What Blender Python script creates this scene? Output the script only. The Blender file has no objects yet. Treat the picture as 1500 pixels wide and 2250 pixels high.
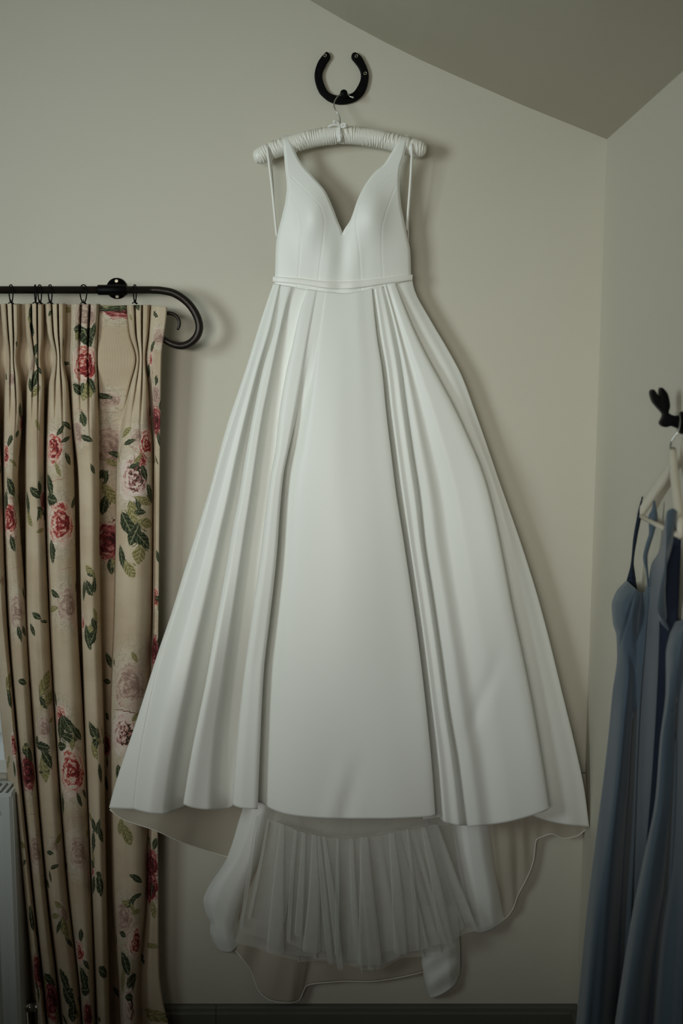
import bpy, math, random
import numpy as np
from mathutils import Vector
random.seed(4); rng = np.random.default_rng(7)
SC = bpy.context.scene
COL = SC.collection
# ------------------------------------------------------------------ camera, world, lights, exposure
F = 2400.0; D = 2.4; H = 1.617; PITCH = math.radians(7.0)
cam = bpy.data.cameras.new('camera'); co = bpy.data.objects.new('camera', cam); COL.objects.link(co)
co.location = (0, -D, H); co.rotation_euler = (math.pi/2 - PITCH, 0, 0)
cam.sensor_fit = 'HORIZONTAL'; cam.sensor_width = 24.0; cam.lens = 24.0*F/1500.0
cam.clip_start = 0.05
cam.dof.use_dof = True; cam.dof.focus_distance = 2.33; cam.dof.aperture_fstop = 2.8
SC.camera = co
SC.view_settings.view_transform = 'Standard'; SC.view_settings.look = 'None'
SC.view_settings.gamma = 1.0; SC.view_settings.use_curve_mapping = False
SC.view_settings.exposure = 0.0
W = bpy.data.worlds.new('sky'); SC.world = W; W.use_nodes = True
W.node_tree.nodes['Background'].inputs[0].default_value = (0.80, 0.92, 1.0, 1)
W.node_tree.nodes['Background'].inputs[1].default_value = 0.95

def area(name, loc, target, sx, sy, power, color, spread=180):
    l = bpy.data.lights.new(name, 'AREA'); l.shape = 'RECTANGLE'; l.size = sx; l.size_y = sy
    l.energy = power; l.color = color; l.spread = math.radians(spread)
    o = bpy.data.objects.new(name, l); COL.objects.link(o); o.location = loc
    o.rotation_euler = (Vector(target) - Vector(loc)).to_track_quat('-Z', 'Y').to_euler()
    return o
# daylight of the window in the left wall (out of frame); added fill lamp behind the camera brightens the dress
area('left_window_daylight', (-2.2, -2.0, 1.95), (-0.35, 0.0, 1.92), 1.2, 1.0, 8.8, (0.86, 1.0, 0.99), 72)
area('rear_fill', (-1.0, -4.2, 1.75), (-0.04, 0, 1.36), 1.6, 0.4, 2.2, (1.0, 0.985, 0.91), 34)

# ------------------------------------------------------------------ pixel + depth -> point in the room
CP, SP = math.cos(PITCH), math.sin(PITCH)
def at(px, py, d=0.0):
    """point on the ray of pixel (px,py) that stands d millimetres in front of the back wall"""
    a = (px-750.0)/F; b = (1125.0-py)/F
    dx, dy, dz = a, CP + b*SP, -SP + b*CP
    t = (D - d/1000.0)/dy
    return (dx*t, -D + dy*t, H + dz*t)
def at_np(P):
    a = (P[..., 0]-750.0)/F; b = (1125.0-P[..., 1])/F
    dy = CP + b*SP; dz = -SP + b*CP
    t = (D - P[..., 2]/1000.0)/dy
    return np.stack([a*t, -D + dy*t, H + dz*t], -1)

# ------------------------------------------------------------------ interpolation
def pchip(xs, ys, q):
    xs = np.asarray(xs, float); ys = np.asarray(ys, float); q = np.clip(np.asarray(q, float), xs[0], xs[-1])
    if len(xs) == 1: return np.full(q.shape, ys[0])
    h = np.diff(xs); dl = np.diff(ys)/h; m = np.zeros_like(ys)
    if len(xs) == 2: m[:] = dl[0]
    else:
        w1 = 2*h[1:]+h[:-1]; w2 = h[1:]+2*h[:-1]
        ok = dl[:-1]*dl[1:] > 0
        with np.errstate(divide='ignore', invalid='ignore'):
            mm = (w1+w2)/(w1/dl[:-1]+w2/dl[1:])
        m[1:-1] = np.where(ok, mm, 0); m[0] = dl[0]; m[-1] = dl[-1]
    i = np.clip(np.searchsorted(xs, q, side='right')-1, 0, len(xs)-2)
    t = (q-xs[i])/h[i]
    return ((2*t**3-3*t**2+1)*ys[i] + (t**3-2*t**2+t)*h[i]*m[i] + (-2*t**3+3*t**2)*ys[i+1] + (t**3-t**2)*h[i]*m[i+1])
def cv(*pts):                     # (y,x) keys -> function
    ys = [p[0] for p in pts]; xs = [p[1] for p in pts]
    return lambda y: pchip(ys, xs, y)
def pchip_rows(A, sub):           # A: n columns x nv x 3 -> smooth across columns
    n = A.shape[0]; h = np.diff(A, axis=0); m = np.zeros_like(A)
    pr = h[:-1]*h[1:]
    with np.errstate(divide='ignore', invalid='ignore'):
        mm = 2*pr/(h[:-1]+h[1:])
    m[1:-1] = np.where(pr > 0, mm, 0); m[0] = h[0]; m[-1] = h[-1]
    out = []
    for i in range(n-1):
        for k in range(sub):
            t = k/sub
            out.append((2*t**3-3*t**2+1)*A[i] + (t**3-2*t**2+t)*m[i] + (-2*t**3+3*t**2)*A[i+1] + (t**3-t**2)*m[i+1])
    out.append(A[-1]); return np.array(out)
def loft(cols, nv, sub):
    """cols: (xfun, dfun, y0, y1); returns grid (u, v, [px,py,d])"""
    A = []
    for xf, df, y0, y1 in cols:
        y = np.linspace(y0, y1, nv)
        A.append(np.stack([xf(y)*np.ones(nv), y, df(y)*np.ones(nv)], -1))
    return pchip_rows(np.array(A), sub)
def K(*keys):                     # column from (px,py,d) keys, parameter = row
    ys = [k[1] for k in keys]
    return (lambda y: pchip(ys, [k[0] for k in keys], y), lambda y: pchip(ys, [k[2] for k in keys], y), ys[0], ys[-1])

# ------------------------------------------------------------------ objects
def link(name, me, mat=None, parent=None, smooth=True):
    if mat: me.materials.append(mat)
    if smooth: me.polygons.foreach_set('use_smooth', [True]*len(me.polygons))
    o = bpy.data.objects.new(name, me); COL.objects.link(o)
    if parent: o.parent = parent; o.matrix_parent_inverse = parent.matrix_world.inverted()
    return o
def mesh(name, V, Fc, mat=None, parent=None, smooth=True):
    me = bpy.data.meshes.new(name)
    me.from_pydata([tuple(map(float, v)) for v in V], [], [tuple(f) for f in Fc]); me.update()
    return link(name, me, mat, parent, smooth)
def grid_faces(nu, nv, off=0, flip=False):
    f = []
    for i in range(nu-1):
        for j in range(nv-1):
            a = off+i*nv+j
            q = (a, a+nv, a+nv+1, a+1)
            f.append(q[::-1] if flip else q)
    return f
def grid_mesh(name, P, mat, parent=None, world=False, thick=0.0):
    Wp = P if world else at_np(P)
    nu, nv = Wp.shape[:2]
    o = mesh(name, Wp.reshape(-1, 3), grid_faces(nu, nv, flip=True), mat, parent)
    if thick:
        s = o.modifiers.new('thickness', 'SOLIDIFY'); s.thickness = thick; s.offset = -1
    return o
def empty(name, loc, label, cat, group=None):
    o = bpy.data.objects.new(name, None); COL.objects.link(o); o.location = loc; o.empty_display_size = 0.05
    bpy.context.view_layer.update(); tag(o, label, cat, group); return o
def tag(o, label=None, cat=None, group=None, kind=None):
    if label: o['label'] = label
    if cat: o['category'] = cat
    if group: o['group'] = group
    if kind: o['kind'] = kind
    return o
def frames(P, closed=False):
    P = [Vector(p) for p in P]; n = len(P); T = []
    for i in range(n):
        a = P[i-1] if (i > 0 or closed) else P[i]; b = P[(i+1) % n] if (i < n-1 or closed) else P[i]
        T.append((b-a).normalized())
    N = T[0].orthogonal().normalized(); out = []
    for i in range(n):
        N = (N - T[i]*N.dot(T[i])).normalized(); out.append((P[i], N.copy(), T[i].cross(N)))
    return out
def tube_geo(P, R, seg=10, closed=False, cap=True):
    fr = frames(P, closed); n = len(fr); V = []; Fc = []
    if not hasattr(R, '__len__'): R = [R]*n
    for (p, a, b), r in zip(fr, R):
        for k in range(seg):
            t = 2*math.pi*k/seg; V.append(p + a*(r*math.cos(t)) + b*(r*math.sin(t)))
    for i in range(n if closed else n-1):
        j = (i+1) % n
        for k in range(seg):
            k2 = (k+1) % seg; Fc.append((i*seg+k, i*seg+k2, j*seg+k2, j*seg+k))
    if cap and not closed:
        Fc.append(tuple(range(seg))[::-1]); Fc.append(tuple((n-1)*seg+k for k in range(seg)))
    return V, Fc
def tube(name, P, R, mat, parent=None, seg=10, closed=False):
    V, Fc = tube_geo(P, R, seg, closed); return mesh(name, V, Fc, mat, parent)
def smooth_path(pts, n):
    pts = np.array(pts, float); s = np.concatenate([[0], np.cumsum(np.linalg.norm(np.diff(pts, axis=0), axis=1))])
    # catmull-rom by pchip-free cubic
    q = np.linspace(0, s[-1], n); out = []
    m = np.zeros_like(pts)
    m[1:-1] = (pts[2:]-pts[:-2])/(s[2:]-s[:-2])[:, None]; m[0] = (pts[1]-pts[0])/(s[1]-s[0]); m[-1] = (pts[-1]-pts[-2])/(s[-1]-s[-2])
    i = np.clip(np.searchsorted(s, q, side='right')-1, 0, len(s)-2); h = (s[i+1]-s[i]); t = ((q-s[i])/h)[:, None]; h = h[:, None]
    return ((2*t**3-3*t**2+1)*pts[i] + (t**3-2*t**2+t)*h*m[i] + (-2*t**3+3*t**2)*pts[i+1] + (t**3-t**2)*h*m[i+1])
def box_geo(x0, x1, y0, y1, z0, z1):
    V = [(x, y, z) for x in (x0, x1) for y in (y0, y1) for z in (z0, z1)]
    Fc = [(0,1,3,2), (4,6,7,5), (0,4,5,1), (2,3,7,6), (0,2,6,4), (1,5,7,3)]
    return V, Fc
def join(parts):
    V = []; Fc = []
    for v, f in parts:
        o = len(V); V += list(v); Fc += [tuple(i+o for i in t) for t in f]
    return V, Fc
def box(name, b, mat, parent=None, bevel=0.0):
    o = mesh(name, *box_geo(*b), mat, parent, smooth=False)
    if bevel:
        m = o.modifiers.new('bevel', 'BEVEL'); m.width = bevel; m.segments = 3
        o.data.polygons.foreach_set('use_smooth', [True]*len(o.data.polygons))
    return o
def prism(name, poly, d0, d1, mat, parent=None, bevel=0.0):
    """outline in pixels, real thickness between d0 and d1 in front of the wall"""
    n = len(poly); V = [at(x, y, d1) for x, y in poly]
    V += [(v[0], -d0/1000.0, v[2]) for v in V]
    Fc = [tuple(range(n)), tuple(range(2*n-1, n-1, -1))] + [(i, n+i, n+(i+1) % n, (i+1) % n) for i in range(n)]
    o = mesh(name, V, Fc, mat, parent, smooth=False)
    if bevel:
        m = o.modifiers.new('bevel', 'BEVEL'); m.width = bevel; m.segments = 3; m.limit_method = 'ANGLE'
        m.angle_limit = math.radians(50)
        for p in o.data.polygons: p.use_smooth = True
        e = o.modifiers.new('wn', 'WEIGHTED_NORMAL')
    return o
def lathe_geo(c, axis, prof, seg=24):
    """prof: (distance along axis, radius)"""
    c = Vector(c); ax = Vector(axis).normalized(); a = ax.orthogonal().normalized(); b = ax.cross(a); V = []; Fc = []
    for h, r in prof:
        for k in range(seg):
            t = 2*math.pi*k/seg; V.append(c + ax*h + a*(r*math.cos(t)) + b*(r*math.sin(t)))
    for i in range(len(prof)-1):
        for k in range(seg):
            k2 = (k+1) % seg; Fc.append((i*seg+k, i*seg+k2, (i+1)*seg+k2, (i+1)*seg+k))
    Fc.append(tuple(range(seg))[::-1]); Fc.append(tuple((len(prof)-1)*seg+k for k in range(seg)))
    return V, Fc

# ------------------------------------------------------------------ materials
def lin(c): return tuple(((v/255)/12.92 if v/255 <= .04045 else ((v/255+.055)/1.055)**2.4) for v in c)
class NT:
    def __init__(s, name):
        s.m = bpy.data.materials.new(name); s.m.use_nodes = True; s.t = s.m.node_tree; s.n = s.t.nodes; s.l = s.t.links
        s.b = s.n['Principled BSDF']; s.out = s.n['Material Output']
    def new(s, typ, **kw):
        n = s.n.new(typ)
        for k, v in kw.items(): setattr(n, k, v)
        return n
    def put(s, sock, v):
        if isinstance(v, bpy.types.NodeSocket): s.l.new(v, sock)
        elif isinstance(v, (tuple, list)) and len(v) == 3 and sock.type == 'RGBA': sock.default_value = (*v, 1)
        else: sock.default_value = v
    def math(s, op, a, b=0.0, c=0.0, clamp=False):
        n = s.new('ShaderNodeMath', operation=op, use_clamp=clamp)
        s.put(n.inputs[0], a); s.put(n.inputs[1], b); s.put(n.inputs[2], c); return n.outputs[0]
    def mix(s, f, a, b):
        n = s.new('ShaderNodeMix', data_type='RGBA'); s.put(n.inputs[0], f); s.put(n.inputs[6], a); s.put(n.inputs[7], b); return n.outputs[2]
    def noise(s, vec, scale, detail=3.0, rough=.55):
        n = s.new('ShaderNodeTexNoise'); n.inputs['Scale'].default_value = scale; n.inputs['Detail'].default_value = detail
        n.inputs['Roughness'].default_value = rough
        if vec is not None: s.l.new(vec, n.inputs['Vector'])
        return n.outputs[0]
    def step(s, v, lo, hi):
        n = s.new('ShaderNodeMapRange', clamp=True); n.interpolation_type = 'SMOOTHSTEP'
        s.put(n.inputs[0], v); n.inputs[1].default_value = lo; n.inputs[2].default_value = hi; return n.outputs[0]
    def ramp(s, v, stops):
        n = s.new('ShaderNodeValToRGB'); s.put(n.inputs[0], v); e = n.color_ramp.elements
        while len(e) < len(stops): e.new(0.5)
        for k, (p, c) in enumerate(stops): e[k].position = p; e[k].color = (*c, 1)
        return n.outputs[0]
    def bump(s, h, strength, dist):
        n = s.new('ShaderNodeBump'); n.inputs['Strength'].default_value = strength; n.inputs['Distance'].default_value = dist
        s.put(n.inputs['Height'], h); s.l.new(n.outputs[0], s.b.inputs['Normal'])
    def obj(s): return s.new('ShaderNodeTexCoord').outputs['Object']
    def geo(s): return s.new('ShaderNodeNewGeometry').outputs['Position']
def mat(name, c, rough=.6, metal=0.0, var=.06, scale=8.0, bump=0.0, bscale=200.0, sheen=0.0, spec=.5, bdist=.001):
    t = NT(name); p = t.geo(); c = np.array(lin(c))
    n = t.noise(p, scale)
    t.put(t.b.inputs['Base Color'], t.mix(n, tuple(np.clip(c*(1-var), 0, 1)), tuple(np.clip(c*(1+var), 0, 1))))
    t.b.inputs['Roughness'].default_value = rough; t.b.inputs['Metallic'].default_value = metal
    t.b.inputs['Specular IOR Level'].default_value = spec
    if sheen: t.b.inputs['Sheen Weight'].default_value = sheen
    if bump: t.bump(t.noise(p, bscale, 4), bump, bdist)
    return t.m
M = {}
M['wall'] = mat('cream_wall_paint', (208, 202, 187), .75, var=.035, scale=2.2, bump=.25, bscale=45, bdist=.002, spec=.25)
M['ceiling'] = mat('ceiling_paint', (192, 185, 168), .85, var=.03, scale=2, bump=.2, bscale=40, bdist=.002, spec=.2)
M['far_wall'] = mat('taupe_wall_paint', (104, 94, 80), .8, var=.03)
M['floor'] = mat('brown_floor_boards', (84, 62, 44), .6, var=.3, scale=6)
M['base'] = mat('dark_grey_skirting_paint', (98, 96, 89), .5, var=.12, scale=9, bump=.2, bscale=60)
M['satin'] = mat('ivory_satin', (240, 240, 234), .42, var=.015, scale=5, sheen=.2, bump=.05, bscale=900, spec=.4)
M['satin_trim'] = mat('ivory_satin_trim', (242, 240, 233), .38, var=.015, scale=5, spec=.4)
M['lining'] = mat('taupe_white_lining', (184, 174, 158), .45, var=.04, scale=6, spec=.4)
M['padded'] = mat('white_gathered_satin', (240, 237, 227), .4, var=.03, scale=60, bump=.3, bscale=160)
M['steel'] = mat('polished_steel', (190, 190, 186), .22, 1.0, var=.02)
M['black'] = mat('black_cast_iron', (5, 5, 6), .5, 0, var=.3, scale=40, bump=.3, bscale=150, spec=.1)
M['rod'] = mat('dark_bronze_rod', (44, 38, 34), .38, .6, var=.25, scale=30, bump=.1, bscale=300)
M['screw'] = mat('brass_screw', (168, 160, 140), .35, .8)
M['radiator'] = mat('white_radiator_enamel', (208, 212, 210), .35, var=.01)
M['white_frame'] = mat('white_window_paint', (214, 216, 212), .4, var=.02)
M['blue'] = mat('dusty_blue_chiffon', (80, 95, 108), .75, var=.05, scale=12, sheen=.3, spec=.2)
M['navy'] = mat('navy_lining_and_gap_shade', (34, 42, 58), .8, var=.1, scale=20, spec=.2)  # straps and lining; also the dark sheet for shade between the gowns
M['white_wood'] = mat('whitewashed_wood', (214, 206, 188), .5, var=.08, scale=30)

def tulle_mat():
    t = NT('ivory_tulle'); n = t.n
    tr = t.new('ShaderNodeBsdfTransparent'); df = t.new('ShaderNodeBsdfDiffuse'); tl = t.new('ShaderNodeBsdfTranslucent')
    df.inputs[0].default_value = (*lin((240, 240, 234)), 1); tl.inputs[0].default_value = (*lin((240, 240, 234)), 1)
    ms = t.new('ShaderNodeMixShader'); ms.inputs[0].default_value = .35; t.l.new(df.outputs[0], ms.inputs[1]); t.l.new(tl.outputs[0], ms.inputs[2])
    lw = t.new('ShaderNodeLayerWeight'); lw.inputs[0].default_value = .5
    fac = t.math('ADD', t.math('MULTIPLY', lw.outputs['Facing'], .55), t.math('ADD', t.math('MULTIPLY', t.noise(t.geo(), 25), .10), .20))
    m2 = t.new('ShaderNodeMixShader'); t.l.new(fac, m2.inputs[0]); t.l.new(tr.outputs[0], m2.inputs[1]); t.l.new(ms.outputs[0], m2.inputs[2])
    t.l.new(m2.outputs[0], t.out.inputs[0]); return t.m
M['tulle'] = tulle_mat()
def glass_mat():
    t = NT('window_glass'); tr = t.new('ShaderNodeBsdfTransparent'); gl = t.new('ShaderNodeBsdfGlossy'); gl.inputs['Roughness'].default_value = .02
    m2 = t.new('ShaderNodeMixShader'); m2.inputs[0].default_value = .06; t.l.new(tr.outputs[0], m2.inputs[1]); t.l.new(gl.outputs[0], m2.inputs[2])
    t.l.new(m2.outputs[0], t.out.inputs[0]); return t.m
M['glass'] = glass_mat()

def floral_mat():
    t = NT('floral_linen_print')
    uv = t.new('ShaderNodeUVMap'); uv.uv_map = 'cloth'; UV = uv.outputs[0]
    n1 = t.noise(UV, 70, 4, .6); n2 = t.noise(UV, 210, 4, .65); n3 = t.noise(UV, 9, 3)
    base = t.mix(t.step(n3, .35, .65), lin((198, 178, 152)), lin((209, 192, 167)))
    # --- roses
    def attr(nm):
        a = t.new('ShaderNodeAttribute'); a.attribute_name = nm; s = t.new('ShaderNodeSeparateXYZ'); t.l.new(a.outputs['Vector'], s.inputs[0]); return s.outputs
    def cn(v, k): return t.math('MULTIPLY', t.math('SUBTRACT', v, .5), k)
    rx, ry, rs = attr('rose')
    rr = t.math('SQRT', t.math('ADD', t.math('MULTIPLY', rx, rx), t.math('MULTIPLY', ry, ry)))
    th = t.math('ARCTAN2', ry, rx)
    rw = t.math('ADD', rr, cn(n1, 1.1))
    rw2 = t.math('ADD', rw, cn(n2, .9))
    petal = t.math('SINE', t.math('ADD', t.math('ADD', t.math('MULTIPLY', rr, 10.0), t.math('MULTIPLY', t.math('SINE', t.math('ADD', t.math('MULTIPLY', th, 3.0), t.math('MULTIPLY', rr, 5.0))), 1.6)), t.math('ADD', cn(n1, 7.0), cn(n2, 6.0))))
    pv = t.math('ADD', t.math('MULTIPLY', petal, .5), .5)
    core = t.math('SQRT', t.math('ADD', t.math('POWER', t.math('ADD', rx, -.22), 2.0), t.math('POWER', t.math('ADD', ry, cn(t.noise(UV, 23, 2), 1.6)), 2.0)))
    pet2 = t.math('SINE', t.math('ADD', t.math('MULTIPLY', rr, 24.0), t.math('ADD', cn(n1, 16.0), cn(n2, 9.0))))
    pv = t.math('ADD', t.math('ADD', t.math('MULTIPLY', petal, .16), t.math('MULTIPLY', pet2, .22)), t.math('ADD', t.math('MULTIPLY', t.step(core, .05, .85), .50), .16))
    red = t.ramp(pv, [(0.05, lin((98, 30, 38))), (.3, lin((172, 62, 64))), (.42, lin((206, 112, 100))), (.56, lin((224, 186, 170))), (1.0, lin((230, 218, 202)))])
    mauve = t.ramp(pv, [(0.05, lin((110, 64, 68))), (.35, lin((158, 112, 108))), (.55, lin((196, 164, 150))), (1.0, lin((216, 200, 184)))])
    crim = t.ramp(pv, [(0.1, lin((54, 20, 28))), (.45, lin((124, 44, 52))), (.68, lin((170, 92, 92))), (1.0, lin((208, 166, 152)))])
    bloss = t.ramp(pv, [(0.0, lin((46, 48, 36))), (.16, lin((120, 70, 68))), (.3, lin((196, 150, 142))), (.48, lin((222, 198, 186))), (1.0, lin((228, 216, 204)))])
    rc = t.mix(t.step(rs, .24, .26), red, mauve); rc = t.mix(t.step(rs, .49, .51), rc, crim); rc = t.mix(t.step(rs, .74, .76), rc, bloss)
    rmask = t.math('SUBTRACT', 1.0, t.step(rw2, .86, .98))
    fadef = t.math('MULTIPLY', t.math('SUBTRACT', 1.0, t.math('MULTIPLY', t.math('MULTIPLY', t.step(rs, .24, .26), t.math('SUBTRACT', 1.0, t.step(rs, .49, .51))), .35)), rmask)
    halo = t.math('MULTIPLY', t.math('SUBTRACT', 1.0, t.step(rw, 1.0, 1.7)), .55)
    c = t.mix(halo, base, lin((214, 203, 184)))
    # faint sketch lines around the blooms
    sk = t.math('SUBTRACT', 1.0, t.step(t.math('ABSOLUTE', cn(t.noise(UV, 38, 5, .7), 1.0)), .0, .022))
    skm = t.math('MULTIPLY', t.math('MULTIPLY', sk, t.math('SUBTRACT', 1.0, t.step(rw, 1.1, 2.2))), .55)
    c = t.mix(skm, c, lin((120, 110, 84)))
    c = t.mix(fadef, c, rc)
    # --- leaves
    lx, ly, ls = attr('leaf')
    prof = t.math('SUBTRACT', 1.0, t.math('MULTIPLY', lx, lx))
    wid = t.math('SUBTRACT', prof, t.math('ABSOLUTE', ly))
    lm = t.step(t.math('ADD', wid, t.math('ADD', cn(n2, .8), cn(n1, .5))), .0, .12)
    vein = t.math('SUBTRACT', 1.0, t.step(t.math('ABSOLUTE', ly), .02, .12))
    vs = t.math('SINE', t.math('ADD', t.math('MULTIPLY', lx, 16.0), t.math('MULTIPLY', t.math('ABSOLUTE', ly), -9.0)))
    lv = t.math('ADD', t.math('ADD', t.math('MULTIPLY', vs, .18), cn(n2, 1.4)), .5)
    dark = t.ramp(lv, [(0.1, lin((16, 22, 18))), (.5, lin((38, 54, 40))), (.78, lin((88, 98, 68))), (1.0, lin((170, 170, 130)))])
    oli = t.ramp(lv, [(0.0, lin((70, 76, 46))), (.4, lin((128, 122, 78))), (.7, lin((168, 156, 110))), (1.0, lin((204, 192, 156)))])
    lc = t.mix(t.step(ls, .45, .55), dark, oli)
    lc = t.mix(t.math('MULTIPLY', vein, .5), lc, lin((180, 178, 138)))
    c = t.mix(lm, c, lc)
    # --- weave
    sp = t.new('ShaderNodeSeparateXYZ'); t.l.new(UV, sp.inputs[0])
    w = t.math('MULTIPLY', t.math('SINE', t.math('MULTIPLY', t.math('ADD', sp.outputs[0], sp.outputs[1]), 1500.0)), t.math('SINE', t.math('MULTIPLY', t.math('SUBTRACT', sp.outputs[0], sp.outputs[1]), 1500.0)))
    wf = t.math('MULTIPLY', t.math('MULTIPLY_ADD', w, .5, .5), .20)
    c = t.mix(wf, c, lin((112, 92, 70)))
    t.l.new(c, t.b.inputs['Base Color']); t.b.inputs['Roughness'].default_value = .85; t.b.inputs['Specular IOR Level'].default_value = .15
    t.bump(w, .25, .0006); return t.m
M['floral'] = floral_mat()

# ================================================================== ROOM
corner_top = at(1333, 306, 0); corner_bot = at(1267, 2205, 0)
XL, YR = -2.3, -4.6
ceil_px = [(-60, -420), (300, -225), (500, -105), (680, 0), (760, 47), (840, 90), (920, 130), (1000, 166), (1150, 232), (1333, 306)]
cpts = [at(x, y, 0) for x, y in ceil_px]
top_z = cpts[0][2]
prof = [(XL-0.3, top_z), (cpts[0][0], top_z)] + [(p[0], p[2]) for p in cpts[1:]]
slope = (prof[-1][1]-prof[-2][1])/(prof[-1][0]-prof[-2][0])
ceil_prof = prof + [(prof[-1][0]+.3, prof[-1][1]+slope*.3)]
V = []; Fc = []
n = len(ceil_prof)
for y in (0.3, YR-0.2):
    for x, z in ceil_prof: V.append((x, y, z))
for y in (0.3, YR-0.2):
    for x, z in ceil_prof: V.append((x, y, z+.12))
for i in range(n-1):
    Fc.append((i, i+1, n+i+1, n+i)); Fc.append((2*n+i, 3*n+i, 3*n+i+1, 2*n+i+1))
Fc += [(0, n, 3*n, 2*n), (n-1, 3*n-1, 4*n-1, 2*n-1)]
Fc += [tuple(list(range(n))[::-1]+list(range(2*n, 3*n))), tuple(list(range(n, 2*n))+list(range(4*n-1, 3*n-1, -1)))]
ceil = mesh('ceiling', V, Fc, M['ceiling'], smooth=False); tag(ceil, kind='structure')

def zline(x):
    xs = [p[0] for p in ceil_prof]; zs = [p[1] for p in ceil_prof]; return float(np.interp(x, xs, zs))
# back wall with window opening, fitted under the ceiling line; front face y=0
WX0, WX1 = -1.95, at(48, 1500, 0)[0]
WZ0, WZ1 = at(0, 1664, 0)[2], at(0, 690, 0)[2]
xs = sorted(set([XL-.2, WX0, WX1] + [p[0] for p in ceil_prof if XL < p[0] < corner_top[0]] + [corner_top[0]+.25]))
parts = []
for a, b in zip(xs[:-1], xs[1:]):
    segs = [(0 - .1, None)] if not (a >= WX0-1e-6 and b <= WX1+1e-6) else [(-.1, WZ0), (WZ1, None)]
    for z0, z1 in segs:
        za = z1 if z1 else zline(a)+.02; zb = z1 if z1 else zline(b)+.02
        v = [(a, 0, z0), (b, 0, z0), (b, 0, zb), (a, 0, za), (a, .28, z0), (b, .28, z0), (b, .28, zb), (a, .28, za)]
        f = [(0,1,2,3), (4,7,6,5), (3,2,6,7), (0,4,5,1), (0,3,7,4), (1,5,6,2)]
        parts.append((v, f))
wb = mesh('wall_back', *join(parts), M['wall'], smooth=False); tag(wb, kind='structure')
# right wall follows the slightly leaning corner
xt, zt, xb = corner_top[0], corner_top[2], corner_bot[0]
sl = (xt-xb)/(zt-corner_bot[2])
def xr(z): return xb + (z-corner_bot[2])*sl
z0, z1 = -.1, zt+.03
v = [(xr(z0), .05, z0), (xr(z0), YR, z0), (xr(z1), YR, z1), (xr(z1), .05, z1)]
v += [(xr(z0)+.2, .05, z0), (xr(z0)+.2, YR, z0), (xr(z1)+.2, YR, z1), (xr(z1)+.2, .05, z1)]
wr = mesh('wall_right', v, [(3,2,1,0), (4,5,6,7), (0,1,5,4), (2,3,7,6), (0,4,7,3), (1,2,6,5)], M['wall'], smooth=False); tag(wr, kind='structure')
fl = box('floor', (XL-.2, 1.0, YR-.2, .28, -.12, 0.0), M['floor']); tag(fl, kind='structure')
wl = mesh('wall_left', *box_geo(XL-.25, XL, YR, .28, -.1, top_z+.05), M['far_wall'], smooth=False); tag(wl, kind='structure')
we = mesh('wall_rear', *box_geo(XL-.2, 1.0, YR-.2, YR, -.1, top_z+.05), M['far_wall'], smooth=False); tag(we, kind='structure')
# skirting boards: moulded top and a joint
bz = corner_bot[2]
def skirting(name, x0, x1):
    sec = [(0, 0), (-.019, 0), (-.019, bz-.016), (-.015, bz-.012), (-.014, bz-.004), (-.011, bz), (0, bz)]
    V = []; Fc = []; n = len(sec)
    for x in (x0, x1):
        for y, z in sec: V.append((x, y, z))
    for i in range(n): Fc.append((i, (i+1) % n, n+(i+1) % n, n+i))
    Fc += [tuple(range(n))[::-1], tuple(range(n, 2*n))]
    return V, Fc
xj = at(474, 2230, 19)[0]
bb = mesh('baseboard_back', *join([skirting('', XL, xj-.0006), skirting('', xj+.0006, xr(.08)+.03)]), M['base'], smooth=False); tag(bb, kind='structure')
br = mesh('baseboard_right', *box_geo(xr(.05)-.018, xr(.05)+.05, YR, -.0, 0, bz-.01), M['base'], smooth=False); tag(br, kind='structure')

# window_1 in the back wall behind the curtain
fr = .05; yw0, yw1 = .17, .23
wparts = [box_geo(WX0, WX1, yw0, yw1, WZ0, WZ0+.045), box_geo(WX0, WX1, yw0, yw1, WZ1-.05, WZ1),
          box_geo(WX0, WX0+fr, yw0, yw1, WZ0, WZ1), box_geo(WX1-fr, WX1, yw0, yw1, WZ0, WZ1),
          box_geo(-1.36, -1.30, yw0, yw1, WZ0, WZ1)]
wn = mesh('window_1', *join(wparts), M['white_frame'], smooth=False); tag(wn, kind='structure')
g = mesh('pane', *box_geo(WX0+fr, -1.36, .195, .199, WZ0+.045, WZ1-.05), M['glass'], wn, smooth=False)
g = mesh('pane', *box_geo(-1.30, WX1-fr, .195, .199, WZ0+.045, WZ1-.05), M['glass'], wn, smooth=False)
for k in range(4):
    z = WZ0+.045 + (k+1)*(WZ1-WZ0-.1)/5.0
    mesh('glazing_bar', *box_geo(-1.30, WX1-fr, .185, .21, z-.009, z+.009), M['white_frame'], wn, smooth=False)
mesh('window_sill', *box_geo(WX0-.03, WX1+.01, -.022, .17, WZ0-.028, WZ0+.002), M['white_frame'], wn, smooth=False)

# ================================================================== RADIATOR
rd_front = 118.0
rtop = at(0, 1747, rd_front)[2]; rright = at(34, 2000, rd_front)[0]; rleft = -1.75; rbot = .10
R0 = empty('radiator', ((rleft+rright)/2, -.07, rbot), 'white steel panel radiator with top grille at the left edge below the window', 'radiator')
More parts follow.
